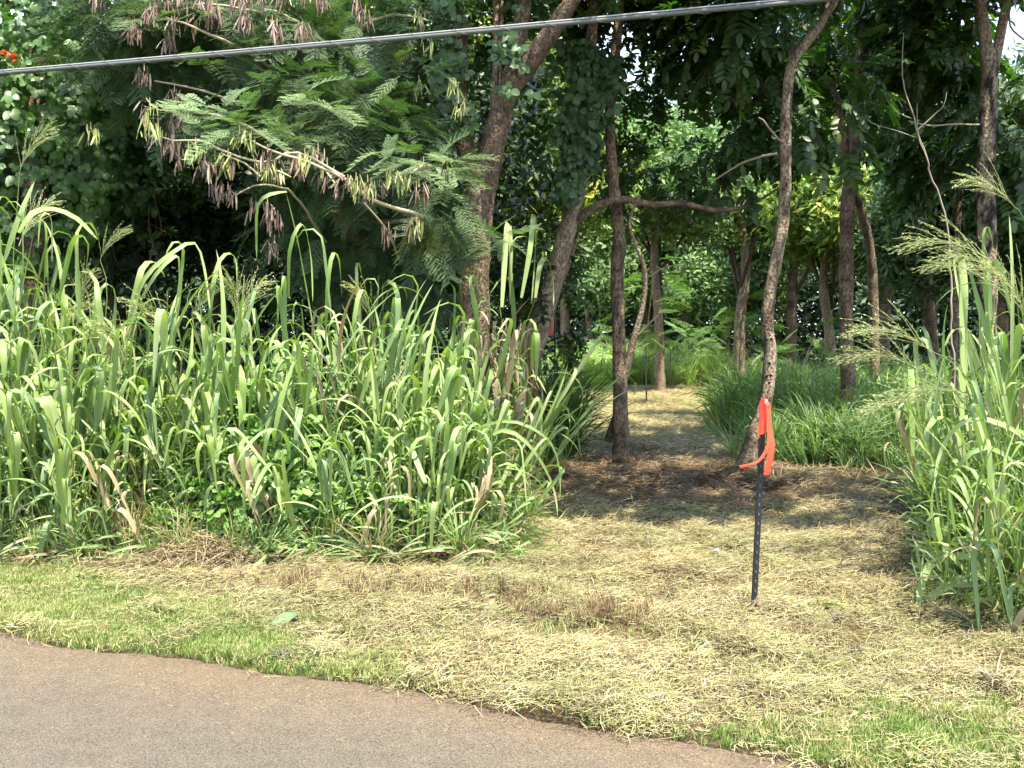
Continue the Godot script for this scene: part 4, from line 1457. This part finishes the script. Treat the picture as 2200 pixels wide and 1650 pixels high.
	for k in 10500:
		var px := rng.randfn(650, 150) if k % 2 == 0 else rf(100, 1000)
		var d := rf(7.15, 8.2)
		if px > 960.0:
			continue
		var p := ground_at(px, d)
		var cap := 1.15 * clampf((d - 7.1) * 1.1, 0.2, 1.0) * exp(-pow((px - 650) / 260.0, 2)) + 0.3
		p.y += rf(0.03, cap)
		if noise.get_noise_3dv(p * 160.0) < -0.1:
			continue
		wx.append(Transform3D(frame((rdir() + Vector3(0, 0.2, 0.3)).normalized(), (Vector3(0, 1, 0.5) + rdir() * 0.5).normalized()).scaled(Vector3.ONE * rf(0.05, 0.14)), p))
		var g := rf(0.7, 1.3)
		wc.push_back(Color(0.16 * g, 0.27 * g, 0.065 * g))
	tag(scatter("creeping_weeds", trifols[2], M.leaf, self, wx, wc), "light green creeping weeds climbing among the grass tussocks", "weeds", "", "stuff")


# ---------------------------------------------------------------- plants beyond
func make_understorey() -> void:
	var areas := [
		# centre x, z, radius x, z, n, h lo, h hi, colour, mesh, name, label
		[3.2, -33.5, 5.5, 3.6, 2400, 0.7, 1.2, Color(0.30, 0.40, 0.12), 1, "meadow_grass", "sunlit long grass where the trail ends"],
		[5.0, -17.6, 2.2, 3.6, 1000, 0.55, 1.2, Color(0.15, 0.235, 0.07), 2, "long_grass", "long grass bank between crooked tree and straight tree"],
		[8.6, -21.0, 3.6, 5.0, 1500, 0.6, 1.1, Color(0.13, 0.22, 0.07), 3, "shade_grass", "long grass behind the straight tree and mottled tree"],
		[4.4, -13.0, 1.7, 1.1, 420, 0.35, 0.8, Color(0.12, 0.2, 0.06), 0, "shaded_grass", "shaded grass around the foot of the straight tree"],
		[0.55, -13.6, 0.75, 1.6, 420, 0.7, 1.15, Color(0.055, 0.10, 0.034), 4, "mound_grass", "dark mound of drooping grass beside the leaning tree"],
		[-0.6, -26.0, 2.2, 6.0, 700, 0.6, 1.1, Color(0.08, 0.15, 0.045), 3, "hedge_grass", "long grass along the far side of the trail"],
	]
	for a in areas:
		var xf: Array[Transform3D] = []
		var cols := PackedColorArray()
		for k in a[4]:
			var u := Vector2(rf(-1, 1), rf(-1, 1))
			if u.length() > 1.0 + 0.2 * sin(u.angle() * 5.0):
				continue
			var p := Vector3(a[0] + u.x * a[2], 0, a[1] + u.y * a[3])
			if trail(p.x, p.z) > rf(0.3, 0.98):
				continue
			p.y = height(p.x, p.z)
			var h := rf(a[5], a[6]) * (1.1 - 0.5 * pow(u.length(), 3)) * (1.0 + 0.35 * noise.get_noise_2d(p.x * 60, p.z * 60))
			var tilt := Basis(Vector3(rf(-1, 1), 0, rf(-1, 1)).normalized(), rf(0, 0.75))
			xf.append(Transform3D((tilt * Basis(Vector3.UP, rf(0, TAU))).scaled(Vector3.ONE * h), p))
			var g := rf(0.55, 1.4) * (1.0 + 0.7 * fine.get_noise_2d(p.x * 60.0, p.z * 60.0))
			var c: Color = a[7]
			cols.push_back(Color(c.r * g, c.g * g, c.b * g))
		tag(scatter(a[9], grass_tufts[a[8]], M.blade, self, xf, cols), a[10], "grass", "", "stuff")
	# feathery saplings in the clearing
	var saps := [
		[1440, 29.0, 1.7, 50, "feathery sapling behind the forked side stem of the slim tree"], [1290, 29.0, 1.5, 40, "low feathery sapling beside the sunlit grass"],
		[1500, 30.0, 1.8, 60, "feathery sapling at the far edge of the trail"], [1590, 26.0, 2.4, 50, "thin leafy sapling beside the pale trunk"],
		[1240, 19.0, 1.5, 40, "shaded feathery sapling behind the leaning tree"], [1730, 23.0, 1.6, 40, "feathery sapling in the long grass bank"], [1390, 23.0, 3.0, 60, "tall spreading sapling lit yellow green above the trail"]]
	for s in saps:
		var p := ground_at(s[0], s[1])
		var t := thing("sapling", p, s[4], "sapling")
		var ps: Array[Vector3] = [Vector3.ZERO, Vector3(rf(-0.1, 0.1), s[2] * 0.5, 0), Vector3(rf(-0.3, 0.3), s[2], 0)]
		var rr: Array[float] = [0.02, 0.014, 0.006]
		var sl := smooth_limb(ps, rr)
		var mb := MB.new()
		mb.tube(sl[0], sl[1], 6, Color(0.10, 0.085, 0.05))
		put("stem", mb.mesh(), M.twig, t)
		for k in int(s[3] * 0.6):
			var f := rf(0.35, 1.05)
			var az := rf(0, TAU)
			var d := Vector3(cos(az), rf(0.0, 0.5), sin(az)).normalized()
			var q := Vector3(0, s[2] * f, 0) + d * rf(0.1, 0.75) * (1.2 - f * 0.5)
			put("frond", fronds[k % 3], tinted_cache("sap", M.matte, Color(0.11, 0.2, 0.05)), t, Transform3D(frame((d + Vector3(0, rf(-0.7, 0.3), 0)).normalized(), (Vector3.UP + rdir() * 0.6).normalized()).scaled(Vector3.ONE * rf(0.4, 0.7)), q))


# ---------------------------------------------------------------- clippings, turf, litter
func strand_tuft(n: int, length: float, width: float, lift: float, spread: float) -> ArrayMesh:
	var mb := MB.new()
	for k in n:
		var p := Vector3(rf(-spread, spread), rf(0.0, lift), rf(-spread, spread))
		var az := rf(0, TAU)
		var l := length * rf(0.35, 1.2)
		var d := Vector3(cos(az), rf(-0.15, 0.5), sin(az)).normalized()
		var side := d.cross(Vector3.UP).normalized() * width * rf(0.5, 1.2)
		var g := rf(0.6, 1.3)
		var col := Color(g, g * rf(0.94, 1.03), g * rf(0.75, 1.1))
		var up := Vector3(rf(-0.3, 0.3), 1, rf(-0.3, 0.3)).normalized()
		var first := mb.v.size()
		var bend := rf(-1.1, 1.1)
		var q := p
		for j in 4:
			var w := 1.0 if j < 3 else 0.25
			mb.vert(q + side * w, up, col)
			mb.vert(q - side * w + Vector3.UP * width * 0.6, up, col)
			q += d * l / 3.0
			d = d.rotated(Vector3.UP, bend * 0.5)
			d.y -= 0.12
		for j in 3:
			var a := first + j * 2
			mb.quad(a, a + 1, a + 3, a + 2)
	return mb.mesh()


func make_litter() -> void:
	# clippings in four tones
	var tones := [Color(0.295, 0.255, 0.125), Color(0.225, 0.22, 0.095), Color(0.15, 0.11, 0.065), Color(0.35, 0.315, 0.19)]
	var meshes := [strand_tuft(30, 0.06, 0.0015, 0.03, 0.075), strand_tuft(36, 0.04, 0.0015, 0.022, 0.07), strand_tuft(16, 0.10, 0.0015, 0.035, 0.1)]
	var xfs: Array = [[], [], []]
	var cs := [PackedColorArray(), PackedColorArray(), PackedColorArray()]
	for k in 3:
		var e: Array[Transform3D] = []
		xfs[k] = e
	var n := 0
	while n < 70000:
		var far := n % 3 == 2
		var z := rf(-10.0, -3.4) if not far else rf(-32.0, -9.0)
		var x := rf(-5.5, 5.0) if not far else rf(-0.5, 7.0)
		n += 1
		var past := road_edge(x) - z
		if past < rf(-0.02, 0.12):
			continue
		var tr := trail(x, z)
		if rng.randf() > tr or rng.randf() < soil(x, z) * 0.72:
			continue
		var gr := green(x, z)
		if rng.randf() < gr * 0.8:
			continue
		var clump := noise.get_noise_2d(x * 130.0, z * 130.0)
		if clump < -0.2 - 0.3 * rng.randf():
			continue
		var k := rng.randi() % 3
		var s := rf(0.75, 1.25) * (1.0 if not far else 1.6)
		var y := height(x, z) + maxf(0.0, clump) * 0.09
		(xfs[k] as Array[Transform3D]).append(Transform3D((Basis(Vector3(rf(-1, 1), 0, rf(-1, 1)).normalized(), rf(0, 0.25)) * Basis(Vector3.UP, rf(0, TAU))).scaled(Vector3.ONE * s), Vector3(x, y, z)))
		var w := fine.get_noise_2d(x * 70.0 + 300.0, z * 70.0)
		var tone: Color = tones[0].lerp(tones[1], clampf(0.5 + w * 2.0, 0, 1))
		if rng.randf() < 0.18 + 0.35 * clampf(-clump * 2.0, 0, 1):
			tone = tones[2]
		elif rng.randf() < 0.2:
			tone = tones[3]
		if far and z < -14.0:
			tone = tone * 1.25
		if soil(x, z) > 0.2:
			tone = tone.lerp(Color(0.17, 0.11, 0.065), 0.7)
		var g := rf(0.8, 1.2)
		cs[k].push_back(Color(tone.r * g, tone.g * g, tone.b * g))
	for k in 3:
		tag(scatter(["straw_clippings", "short_clippings", "long_clippings"][k], meshes[k], M.straw, self, xfs[k], cs[k]), ["dry straw coloured mown grass covering the verge and trail", "short cut grass bits strewn between the straw", "long cut stalks lying over the mown straw"][k], "clippings", "", "stuff")

	# living turf, short
	var tm := MB.new()
	for j in 9:
		var g := rf(0.75, 1.3)
		blade_into(tm, Vector3(rf(-0.02, 0.02), 0, rf(-0.02, 0.02)), rf(0, TAU), rf(0.03, 0.06), 0.0042, rf(0.1, 0.5), rf(0.6, 1.7), 1.3, rf(-1, 1), Color(g, g, g), Color(g, g, g), Color(g * 1.3, g * 1.2, g), 3)
	var tx: Array[Transform3D] = []
	var tc := PackedColorArray()
	for k in 60000:
		var x := rf(-4.6, 3.6)
		var past := rf(0.0, 1.7)
		var z := road_edge(x) - past
		if rng.randf() > green(x, z) * 1.1 + 0.05 or past < rf(0.02, 0.12):
			continue
		var s := rf(0.7, 1.2)
		tx.append(Transform3D((Basis(Vector3(rf(-1, 1), 0, rf(-1, 1)).normalized(), rf(0, 0.3)) * Basis(Vector3.UP, rf(0, TAU))).scaled(Vector3.ONE * s), Vector3(x, height(x, z) - 0.004, z)))
		var g := rf(0.7, 1.25)
		var w := clampf(0.5 + 1.6 * fine.get_noise_2d(x * 120.0, z * 120.0), 0, 1)
		var c := Color(0.135, 0.205, 0.042).lerp(Color(0.24, 0.265, 0.09), w * 0.9)
		if rng.randf() < 0.16:
			c = Color(0.40, 0.36, 0.18)
		tc.push_back(Color(c.r * g, c.g * g, c.b * g))
	tag(scatter("turf_grass", tm.mesh(), M.blade, self, tx, tc), "short bright green turf growing along the road edge", "turf", "", "stuff")

	# loose bits blown on the asphalt
	var lx: Array[Transform3D] = []
	var lc := PackedColorArray()
	var bit := strand_tuft(2, 0.05, 0.0008, 0.001, 0.04)
	for k in 4200:
		var x := rf(-4.2, 2.6)
		var off := 1.9 * pow(rng.randf(), 2.2) if k % 3 == 0 else absf(rng.randfn(0.22, 0.14))
		var z := road_edge(x) + off + 0.05
		var s := rf(0.3, 1.0)
		lx.append(Transform3D(Basis(Vector3.UP, rf(0, TAU)).scaled(Vector3(s, s * 0.3, s)), Vector3(x, 0.008, z)))
		var g := rf(0.6, 1.15)
		lc.push_back(Color(0.32 * g, 0.27 * g, 0.16 * g))
	tag(scatter("road_chaff", bit, M.straw, self, lx, lc), "bits of cut grass blown onto the asphalt", "clippings", "", "stuff")

	# stubble row left by the mower and dark clods
	var sx: Array[Transform3D] = []
	var sc := PackedColorArray()
	var stub := MB.new()
	for j in 12:
		var az := rf(0, TAU)
		var g := rf(0.6, 1.3)
		blade_into(stub, Vector3(rf(-0.05, 0.05), 0, rf(-0.05, 0.05)), az, rf(0.04, 0.11), 0.005, 0.05, rf(0.2, 0.9), 1.0, 0.3, Color(g, g, g), Color(g, g, g), Color(g * 1.3, g * 1.2, g), 3)
	for k in 2800:
		var px := rf(420, 1400)
		var py := 1255 + (px - 500) * 0.105 + rng.randfn(0, 16) + 12.0 * fine.get_noise_1d(px * 2.0)
		var d := 1.6 * FOCAL / (py - 720.0)
		var p := ground_at(px, d)
		if fine.get_noise_2d(px * 1.3, py * 3.0) < rf(-0.05, 0.25):
			continue
		sx.append(Transform3D(Basis(Vector3(rf(-1, 1), 0, rf(-1, 1)).normalized(), rf(0, 0.5)) * Basis(Vector3.UP, rf(0, TAU)).scaled(Vector3.ONE * rf(0.4, 1.1)), p))
		var g := rf(0.6, 1.2)
		sc.push_back(Color(0.165 * g, 0.105 * g, 0.052 * g) if rng.randf() < 0.7 else Color(0.30 * g, 0.25 * g, 0.12 * g))
	tag(scatter("cut_stubble", stub.mesh(), M.straw, self, sx, sc), "row of brown cut stubble along the edge of the turf", "stubble", "", "stuff")
	var clods := [[1862, 1300, 0.07], [1815, 1355, 0.09], [1562, 1418, 0.07], [1850, 1425, 0.08], [1990, 1500, 0.06], [2160, 1500, 0.16], [1440, 1305, 0.07], [1480, 1300, 0.06], [1540, 1230, 0.06], [1025, 1235, 0.09], [1335, 1165, 0.1], [1110, 1435, 0.06], [600, 1440, 0.09], [1010, 1420, 0.05], [1670, 1250, 0.06], [2100, 1400, 0.08], [830, 1160, 0.1], [1960, 1240, 0.09]]
	var clod_mesh := MB.new()
	for j in 46:
		var g := rf(0.5, 1.4)
		var az := rf(0, TAU)
		blade_into(clod_mesh, Vector3(cos(az), 0, sin(az)) * rf(0, 0.5) + Vector3(0, rf(0, 0.35), 0), rf(0, TAU), rf(0.5, 1.1), 0.05, rf(0.3, 1.2), rf(1.2, 2.8), 1.0, rf(-1, 1), Color(g, g, g), Color(g, g, g), Color(g * 1.6, g * 1.5, g * 1.2), 4)
	var cm := clod_mesh.mesh()
	var cw := ["clod nearest the overhanging folded blade", "clod between the marker post and the overhanging blade", "clod on the straw below the marker post", "clod below the pair near the overhanging blade", "small clod just above the green turf corner", "big shaggy tussock clod by the frame edge beside the turf", "clod at the end of the brown stubble row", "second clod at the end of the stubble row", "clod beside the marker post shaft", "clod before the outermost tussock", "clod where the soil shade begins", "clod close to the asphalt in the middle of the verge", "clod on the crumbling turf edge by the road", "tiny clod below the stubble row", "clod just beside the foot of the marker post", "clod under the flowering clump", "clod under the thicket front", "clod in the shade of the flowering clump"]
	for k in clods.size():
		var e: Array = clods[k]
		var d: float = 1.6 * FOCAL / (e[1] - 720.0)
		var p := ground_at(e[0], d)
		var o := put("grass_clod", cm, tinted_cache("clod", M.straw, Color(0.14, 0.12, 0.075)), self, Transform3D(Basis(Vector3.UP, k * 1.7).scaled(Vector3(e[2], e[2] * 0.8, e[2]) * 1.15), p + Vector3(0, 0.012, 0)))
		tag(o, "dark matted grass " + cw[k], "clod", "dark clods of cut grass on the verge")
	# fallen leaves in the shade
	var fl := [[1320, 1050, 0.05, 0], [1465, 1060, 0.045, 1], [1475, 1095, 0.05, 1], [1690, 1068, 0.055, 1], [1715, 1092, 0.05, 1], [1300, 1040, 0.07, 2], [1245, 1115, 0.07, 2], [1550, 1212, 0.045, 1], [1290, 1052, 0.05, 3], [1765, 1330, 0.09, 4], [1610, 1365, 0.1, 4], [635, 1350, 0.13, 4], [287, 1108, 0.07, 3], [320, 1198, 0.07, 3]]
	var fc := [Color(0.5, 0.42, 0.24), Color(0.6, 0.55, 0.45), Color(0.35, 0.11, 0.05), Color(0.3, 0.35, 0.12), Color(0.1, 0.17, 0.07)]
	var fname := ["yellow fallen leaf by the foot of the slim tree", "pale dry leaf in the middle of the bare soil", "pale dry leaf just below another on the bare soil", "pale dry leaf near the foot of the crooked tree", "pale dry leaf lowest before the crooked tree", "rust red fallen leaf near the slim tree", "rust red fallen leaf where the tall grass ends", "white torn leaf on the sunlit straw beside the post", "yellow green leaf under the slim tree", "folded green leaf strip on the straw near the flowering clump", "folded green leaf strip under the marker post", "large folded green leaf lying on the turf", "round pale leaf in front of the short upright tussock", "round pale leaf on the cut stems by the turf"]
	for k in fl.size():
		var e: Array = fl[k]
		var d: float = 1.6 * FOCAL / (e[1] - 720.0)
		var p := ground_at(e[0], d) + Vector3(0, 0.04, 0)
		var mb := MB.new()
		mb.leaf(Vector3.ZERO, Vector3.RIGHT, Vector3.UP, e[2] * (2.2 if e[3] == 4 else 1.6), e[2] * (0.5 if e[3] == 4 else 0.8), 0.9 if e[3] == 4 else 0.5, 0.5, fc[e[3]], fc[e[3]], 0.45, 4)
		tag(put("fallen_leaf", mb.mesh(), M.matte, self, Transform3D(Basis(Vector3.UP, k * 2.1) * Basis(Vector3.RIGHT, -0.4), p)), fname[k], "leaf", "fallen leaves on the ground")
	# heap of brown hay at the foot of the thicket, and the dead skirt by the leaning tree
	heap("hay_heap", 440, 7.02, 0.6, 0.17, 1300, Color(0.23, 0.175, 0.10), "flat heap of brown dead grass at the foot of the thicket")
	heap("hay_heap", 960, 7.1, 0.32, 0.14, 400, Color(0.17, 0.115, 0.065), "low pile of brown straw under the thicket corner")
	heap("hay_heap", 1090, 9.6, 0.4, 0.22, 420, Color(0.22, 0.16, 0.09), "matted dead grass at the foot of the leaning tree")
	heap("hay_heap", 1790, 11.4, 0.9, 0.10, 420, Color(0.22, 0.18, 0.09), "flattened cut stalks before the straight tree")
	heap("hay_heap", 1130, 8.7, 0.6, 0.10, 420, Color(0.30, 0.25, 0.12), "flattened green brown stalks at the trail corner")
	heap("hay_heap", 110, 7.0, 0.5, 0.12, 420, Color(0.34, 0.26, 0.14), "brown cut stems along the turf")
	heap("hay_heap", 1340, 12.35, 0.35, 0.10, 260, Color(0.13, 0.085, 0.05), "dark leaf litter round the foot of the slim tree")
	heap("hay_heap", 1612, 11.65, 0.4, 0.09, 260, Color(0.14, 0.10, 0.055), "litter of dead stalks round the foot of the crooked tree")
	heap("hay_heap", 1619, 5.70, 0.13, 0.05, 130, Color(0.30, 0.25, 0.13), "little ruffled knot of straw at the foot of the marker post")
	var sk: Array[Transform3D] = []
	var skc := PackedColorArray()
	for k in 130:
		var p := at(rf(1030, 1150), rf(680, 900), rf(10.0, 11.2))
		sk.append(Transform3D(frame(Vector3(rf(-0.25, 0.25), -1, rf(-0.2, 0.2)), Vector3(rf(-1, 1), 0, rf(-1, 1))).scaled(Vector3(1.0, 1, 1.0) * rf(0.5, 0.9)), p))
		var g := rf(0.6, 1.3)
		skc.push_back(Color(0.21 * g, 0.16 * g, 0.10 * g))
	tag(scatter("dead_leaf_skirt", blades[6], M.straw, self, sk, skc), "dry brown blades hanging between forked tree and leaning tree", "dead grass", "", "stuff")


func heap(called: String, px: float, depth: float, r: float, h: float, n: int, c: Color, label: String) -> void:
	var mb := MB.new()
	for k in n:
		var u := Vector2(rng.randfn(0, 0.45), rng.randfn(0, 0.45))
		var p := Vector3(u.x * r, maxf(0.01, h * exp(-u.length_squared() * 1.8) * rf(0.3, 1.05)), u.y * r * 0.8)
		var g := rf(0.5, 1.45)
		var d := Vector3(rf(-1, 1), rf(-0.5, 0.45), rf(-1, 1)).normalized()
		var l := rf(0.1, 0.4)
		mb.leaf(p - d * l * 0.5, d, (Vector3.UP + rdir() * 0.5 - d * d.y).normalized(), l, rf(0.004, 0.010), rf(-0.8, 0.8), 0.3, Color(c.r * g, c.g * g, c.b * g), Color(c.r * g, c.g * g, c.b * g), 0.4, 3)
	var o := put(called, mb.mesh(), M.straw, self, Transform3D(Basis(), ground_at(px, depth)))
	tag(o, label, "dead grass", "", "stuff")


# ---------------------------------------------------------------- marker post
func make_post() -> void:
	var d := 1.6 * FOCAL / (1340.0 - 720.0)
	var b := at(1619, 1340, d)
	var top := at(1641, 868, d)
	var t := thing("marker_post", b, "black studded steel post with orange ribbon tied at its top", "post")
	var up := (top - b).normalized()
	var hgt := (top - b).length()
	var bs := frame(up, Vector3(0.25, 0, 1))
	var black := Color(0.010, 0.011, 0.013)
	# the rail: a T in section, broad face to the road, stem behind
	var mb := MB.new()
	mb.box(Vector3(-0.0155, -0.25, -0.003), Vector3(0.0155, hgt, 0.003), black)
	mb.box(Vector3(-0.003, -0.25, -0.036), Vector3(0.003, hgt - 0.002, -0.0031), black)
	put("rail", mb.mesh(), M.steel, t, Transform3D(bs, Vector3.ZERO))
	var sm := MB.new()
	var o0 := Vector3(0, 0, 0)
	sm.box(Vector3(-0.0038, -0.007, 0.0), Vector3(0.0038, 0.007, 0.007), Color(0.06, 0.065, 0.07))
	var stud := sm.mesh()
	var k := 0
	var y := 0.08
	while y < hgt - 0.33:
		put("stud", stud, M.steel, t, Transform3D(bs, bs * Vector3(-0.004, y, 0.0032)))
		y += 0.054
	var orange := Color(0.84, 0.095, 0.045)
	# ribbon wrapped round the top: a sleeve of overlapping turns
	var pts := PackedVector3Array()
	var rad := PackedFloat32Array()
	var wrap := MB.new()
	var turns := 30
	var rows := 26
	var first := 0
	for j in rows + 1:
		var f := float(j) / rows
		var yy := hgt - 0.165 + f * 0.18
		var swell := 1.0 + 0.10 * fine.get_noise_2d(j * 60.0, 3.0) + (0.06 if (j / 4) % 2 == 0 else 0.0)
		for s in 16:
			var a := TAU * s / 16.0
			var pr := Vector3(cos(a) * 0.022, 0, sin(a) * 0.016 - 0.010 + 0.008)
			pr = pr * swell * (1.0 if f < 0.97 else 0.8)
			var yj := yy + 0.006 * sin(a * 2.0 + j)
			var g := 1.0 + 0.25 * fine.get_noise_2d(s * 70.0, j * 45.0)
			wrap.vert(Vector3(pr.x, yj, pr.z), Vector3(cos(a), 0, sin(a)), Color(orange.r * g, orange.g * g, orange.b * g))
	for j in rows:
		for s in 16:
			var a := j * 16 + s
			var c2 := j * 16 + (s + 1) % 16
			wrap.quad(a, c2, c2 + 16, a + 16)
	var capv := wrap.vert(Vector3(0, hgt + 0.017, -0.002), Vector3.UP, orange)
	for s in 16:
		wrap.tri(rows * 16 + s, rows * 16 + (s + 1) % 16, capv)
	put("ribbon_wrap", wrap.mesh(), M.ribbon, t, Transform3D(bs, Vector3.ZERO))
	ribbon(t, [[1652, 872, d - 0.03], [1655, 900, d - 0.035], [1656, 930, d - 0.04], [1658, 955, d - 0.05], [1654, 985, d - 0.05], [1646, 1020, d - 0.045]], [0.02, 0.024, 0.028, 0.034, 0.036, 0.031], orange, "ribbon_tail")
	ribbon(t, [[1650, 900, d - 0.045], [1652, 945, d - 0.06], [1645, 970, d - 0.075], [1630, 990, d - 0.085], [1612, 998, d - 0.1], [1589, 1003, d - 0.11]], [0.016, 0.024, 0.024, 0.016, 0.013, 0.015], orange, "ribbon_tail")
	ribbon(t, [[1638, 865, d - 0.02], [1645, 862, d - 0.03], [1651, 872, d - 0.035]], [0.04, 0.036, 0.022], orange, "ribbon_knot")
	ribbon(t, [[1633, 905, d - 0.02], [1630, 925, d - 0.024], [1632, 940, d - 0.02]], [0.004, 0.004, 0.003], orange, "ribbon_tail")
	# the second ribbon far behind
	var b2 := ground_at(1192, 13.6)
	var t2 := thing("marker_stake", b2, "faded orange ribbon on a thin stake behind the leaning tree", "stake")
	var l := limb([[1192, 985, 13.6, 0.012], [1192, 660, 13.6, 0.012]])
	var lp: PackedVector3Array = l[0]
	for j in lp.size():
		lp[j] -= b2
	var pm := MB.new()
	pm.tube(lp, l[1], 6, Color(0.02, 0.02, 0.02))
	put("rail", pm.mesh(), M.steel, t2)
	ribbon(t2, [[1188, 670, 13.57], [1186, 690, 13.55], [1186, 708, 13.55], [1183, 722, 13.55]], [0.05, 0.07, 0.05, 0.04], Color(0.62, 0.16, 0.09), "ribbon_tail")


func ribbon(t: Node3D, list: Array, widths: Array, col: Color, called: String) -> void:
	var ps: Array[Vector3] = []
	var ws: Array[float] = []
	for k in list.size():
		ps.append(at(list[k][0], list[k][1], list[k][2]) - t.position)
		ws.append(widths[k])
	var l := smooth_limb(ps, ws)
	var pts: PackedVector3Array = l[0]
	var wid: PackedFloat32Array = l[1]
	var mb := MB.new()
	for k in pts.size():
		var d := (pts[mini(k + 1, pts.size() - 1)] - pts[maxi(k - 1, 0)]).normalized()
		var face := Vector3(0.25 + 0.3 * sin(k * 0.7), 0.1, 1).normalized()
		var side := d.cross(face).normalized()
		var nn := side.cross(d).normalized()
		if nn.z < 0:
			nn = -nn
		var g := 1.0 + 0.2 * fine.get_noise_2d(k * 90.0, 40.0)
		var c := Color(col.r * g, col.g * g, col.b * g)
		for s in 5:
			var u := s / 4.0 - 0.5
			mb.vert(pts[k] + side * wid[k] * u + nn * 0.004 * cos(u * 9.0 + k * 0.4), (nn + side * 0.5 * u).normalized(), c)
	for k in pts.size() - 1:
		for s in 4:
			var a := k * 5 + s
			mb.quad(a, a + 1, a + 6, a + 5)
	put(called, mb.mesh(), M.ribbon, t)


# ---------------------------------------------------------------- cable overhead
func make_cable() -> void:
	var a := at(0, 158, 9.4)
	var b := at(1780, -2, 7.4)
	var mid := at(900, 86, (9.4 + 7.4) / 2.0 - 0.05)
	var dir := (b - a)
	var t := thing("overhead_cable", a, "thick grey overhead cable lashed to a steel wire crossing above the thicket", "cable")
	var flat := dir.normalized()
	var pts := PackedVector3Array()
	var r1 := PackedFloat32Array()
	var wire := PackedVector3Array()
	var r2 := PackedFloat32Array()
	var lash := PackedVector3Array()
	var r3 := PackedFloat32Array()
	var side := flat.cross(Vector3.UP).normalized()
	var up := side.cross(flat)
	var sagm := mid - a.lerp(b, (mid - a).dot(flat) / dir.length())
	for k in 161:
		var u := lerpf(-1.6, 2.6, k / 160.0)
		var p := dir * u + Vector3(0, sagm.y * 4.0 * u * (1.0 - u), 0)
		pts.push_back(p)
		r1.push_back(0.0165)
		wire.push_back(p + up * 0.0262)
		r2.push_back(0.0065)
	for k in 1600:
		var u := lerpf(-0.8, 1.8, k / 1599.0)
		var p := dir * u + Vector3(0, sagm.y * 4.0 * u * (1.0 - u), 0)
		var ph := u * dir.length() / 0.36 * TAU
		lash.push_back(p + up * (0.007 + 0.029 * cos(ph)) + side * 0.0190 * sin(ph))
		r3.push_back(0.0016)
	var m := MB.new()
	m.tube(pts, r1, 14, Color(0.075, 0.08, 0.07))
	put("cable_sheath", m.mesh(), M.cable, t)
	var m2 := MB.new()
	m2.tube(wire, r2, 10, Color(0.25, 0.26, 0.24))
	put("support_wire", m2.mesh(), M.cable, t)
	var m3 := MB.new()
	m3.tube(lash, r3, 4, Color(0.13, 0.135, 0.12))
	put("lashing_wire", m3.mesh(), M.cable, t)
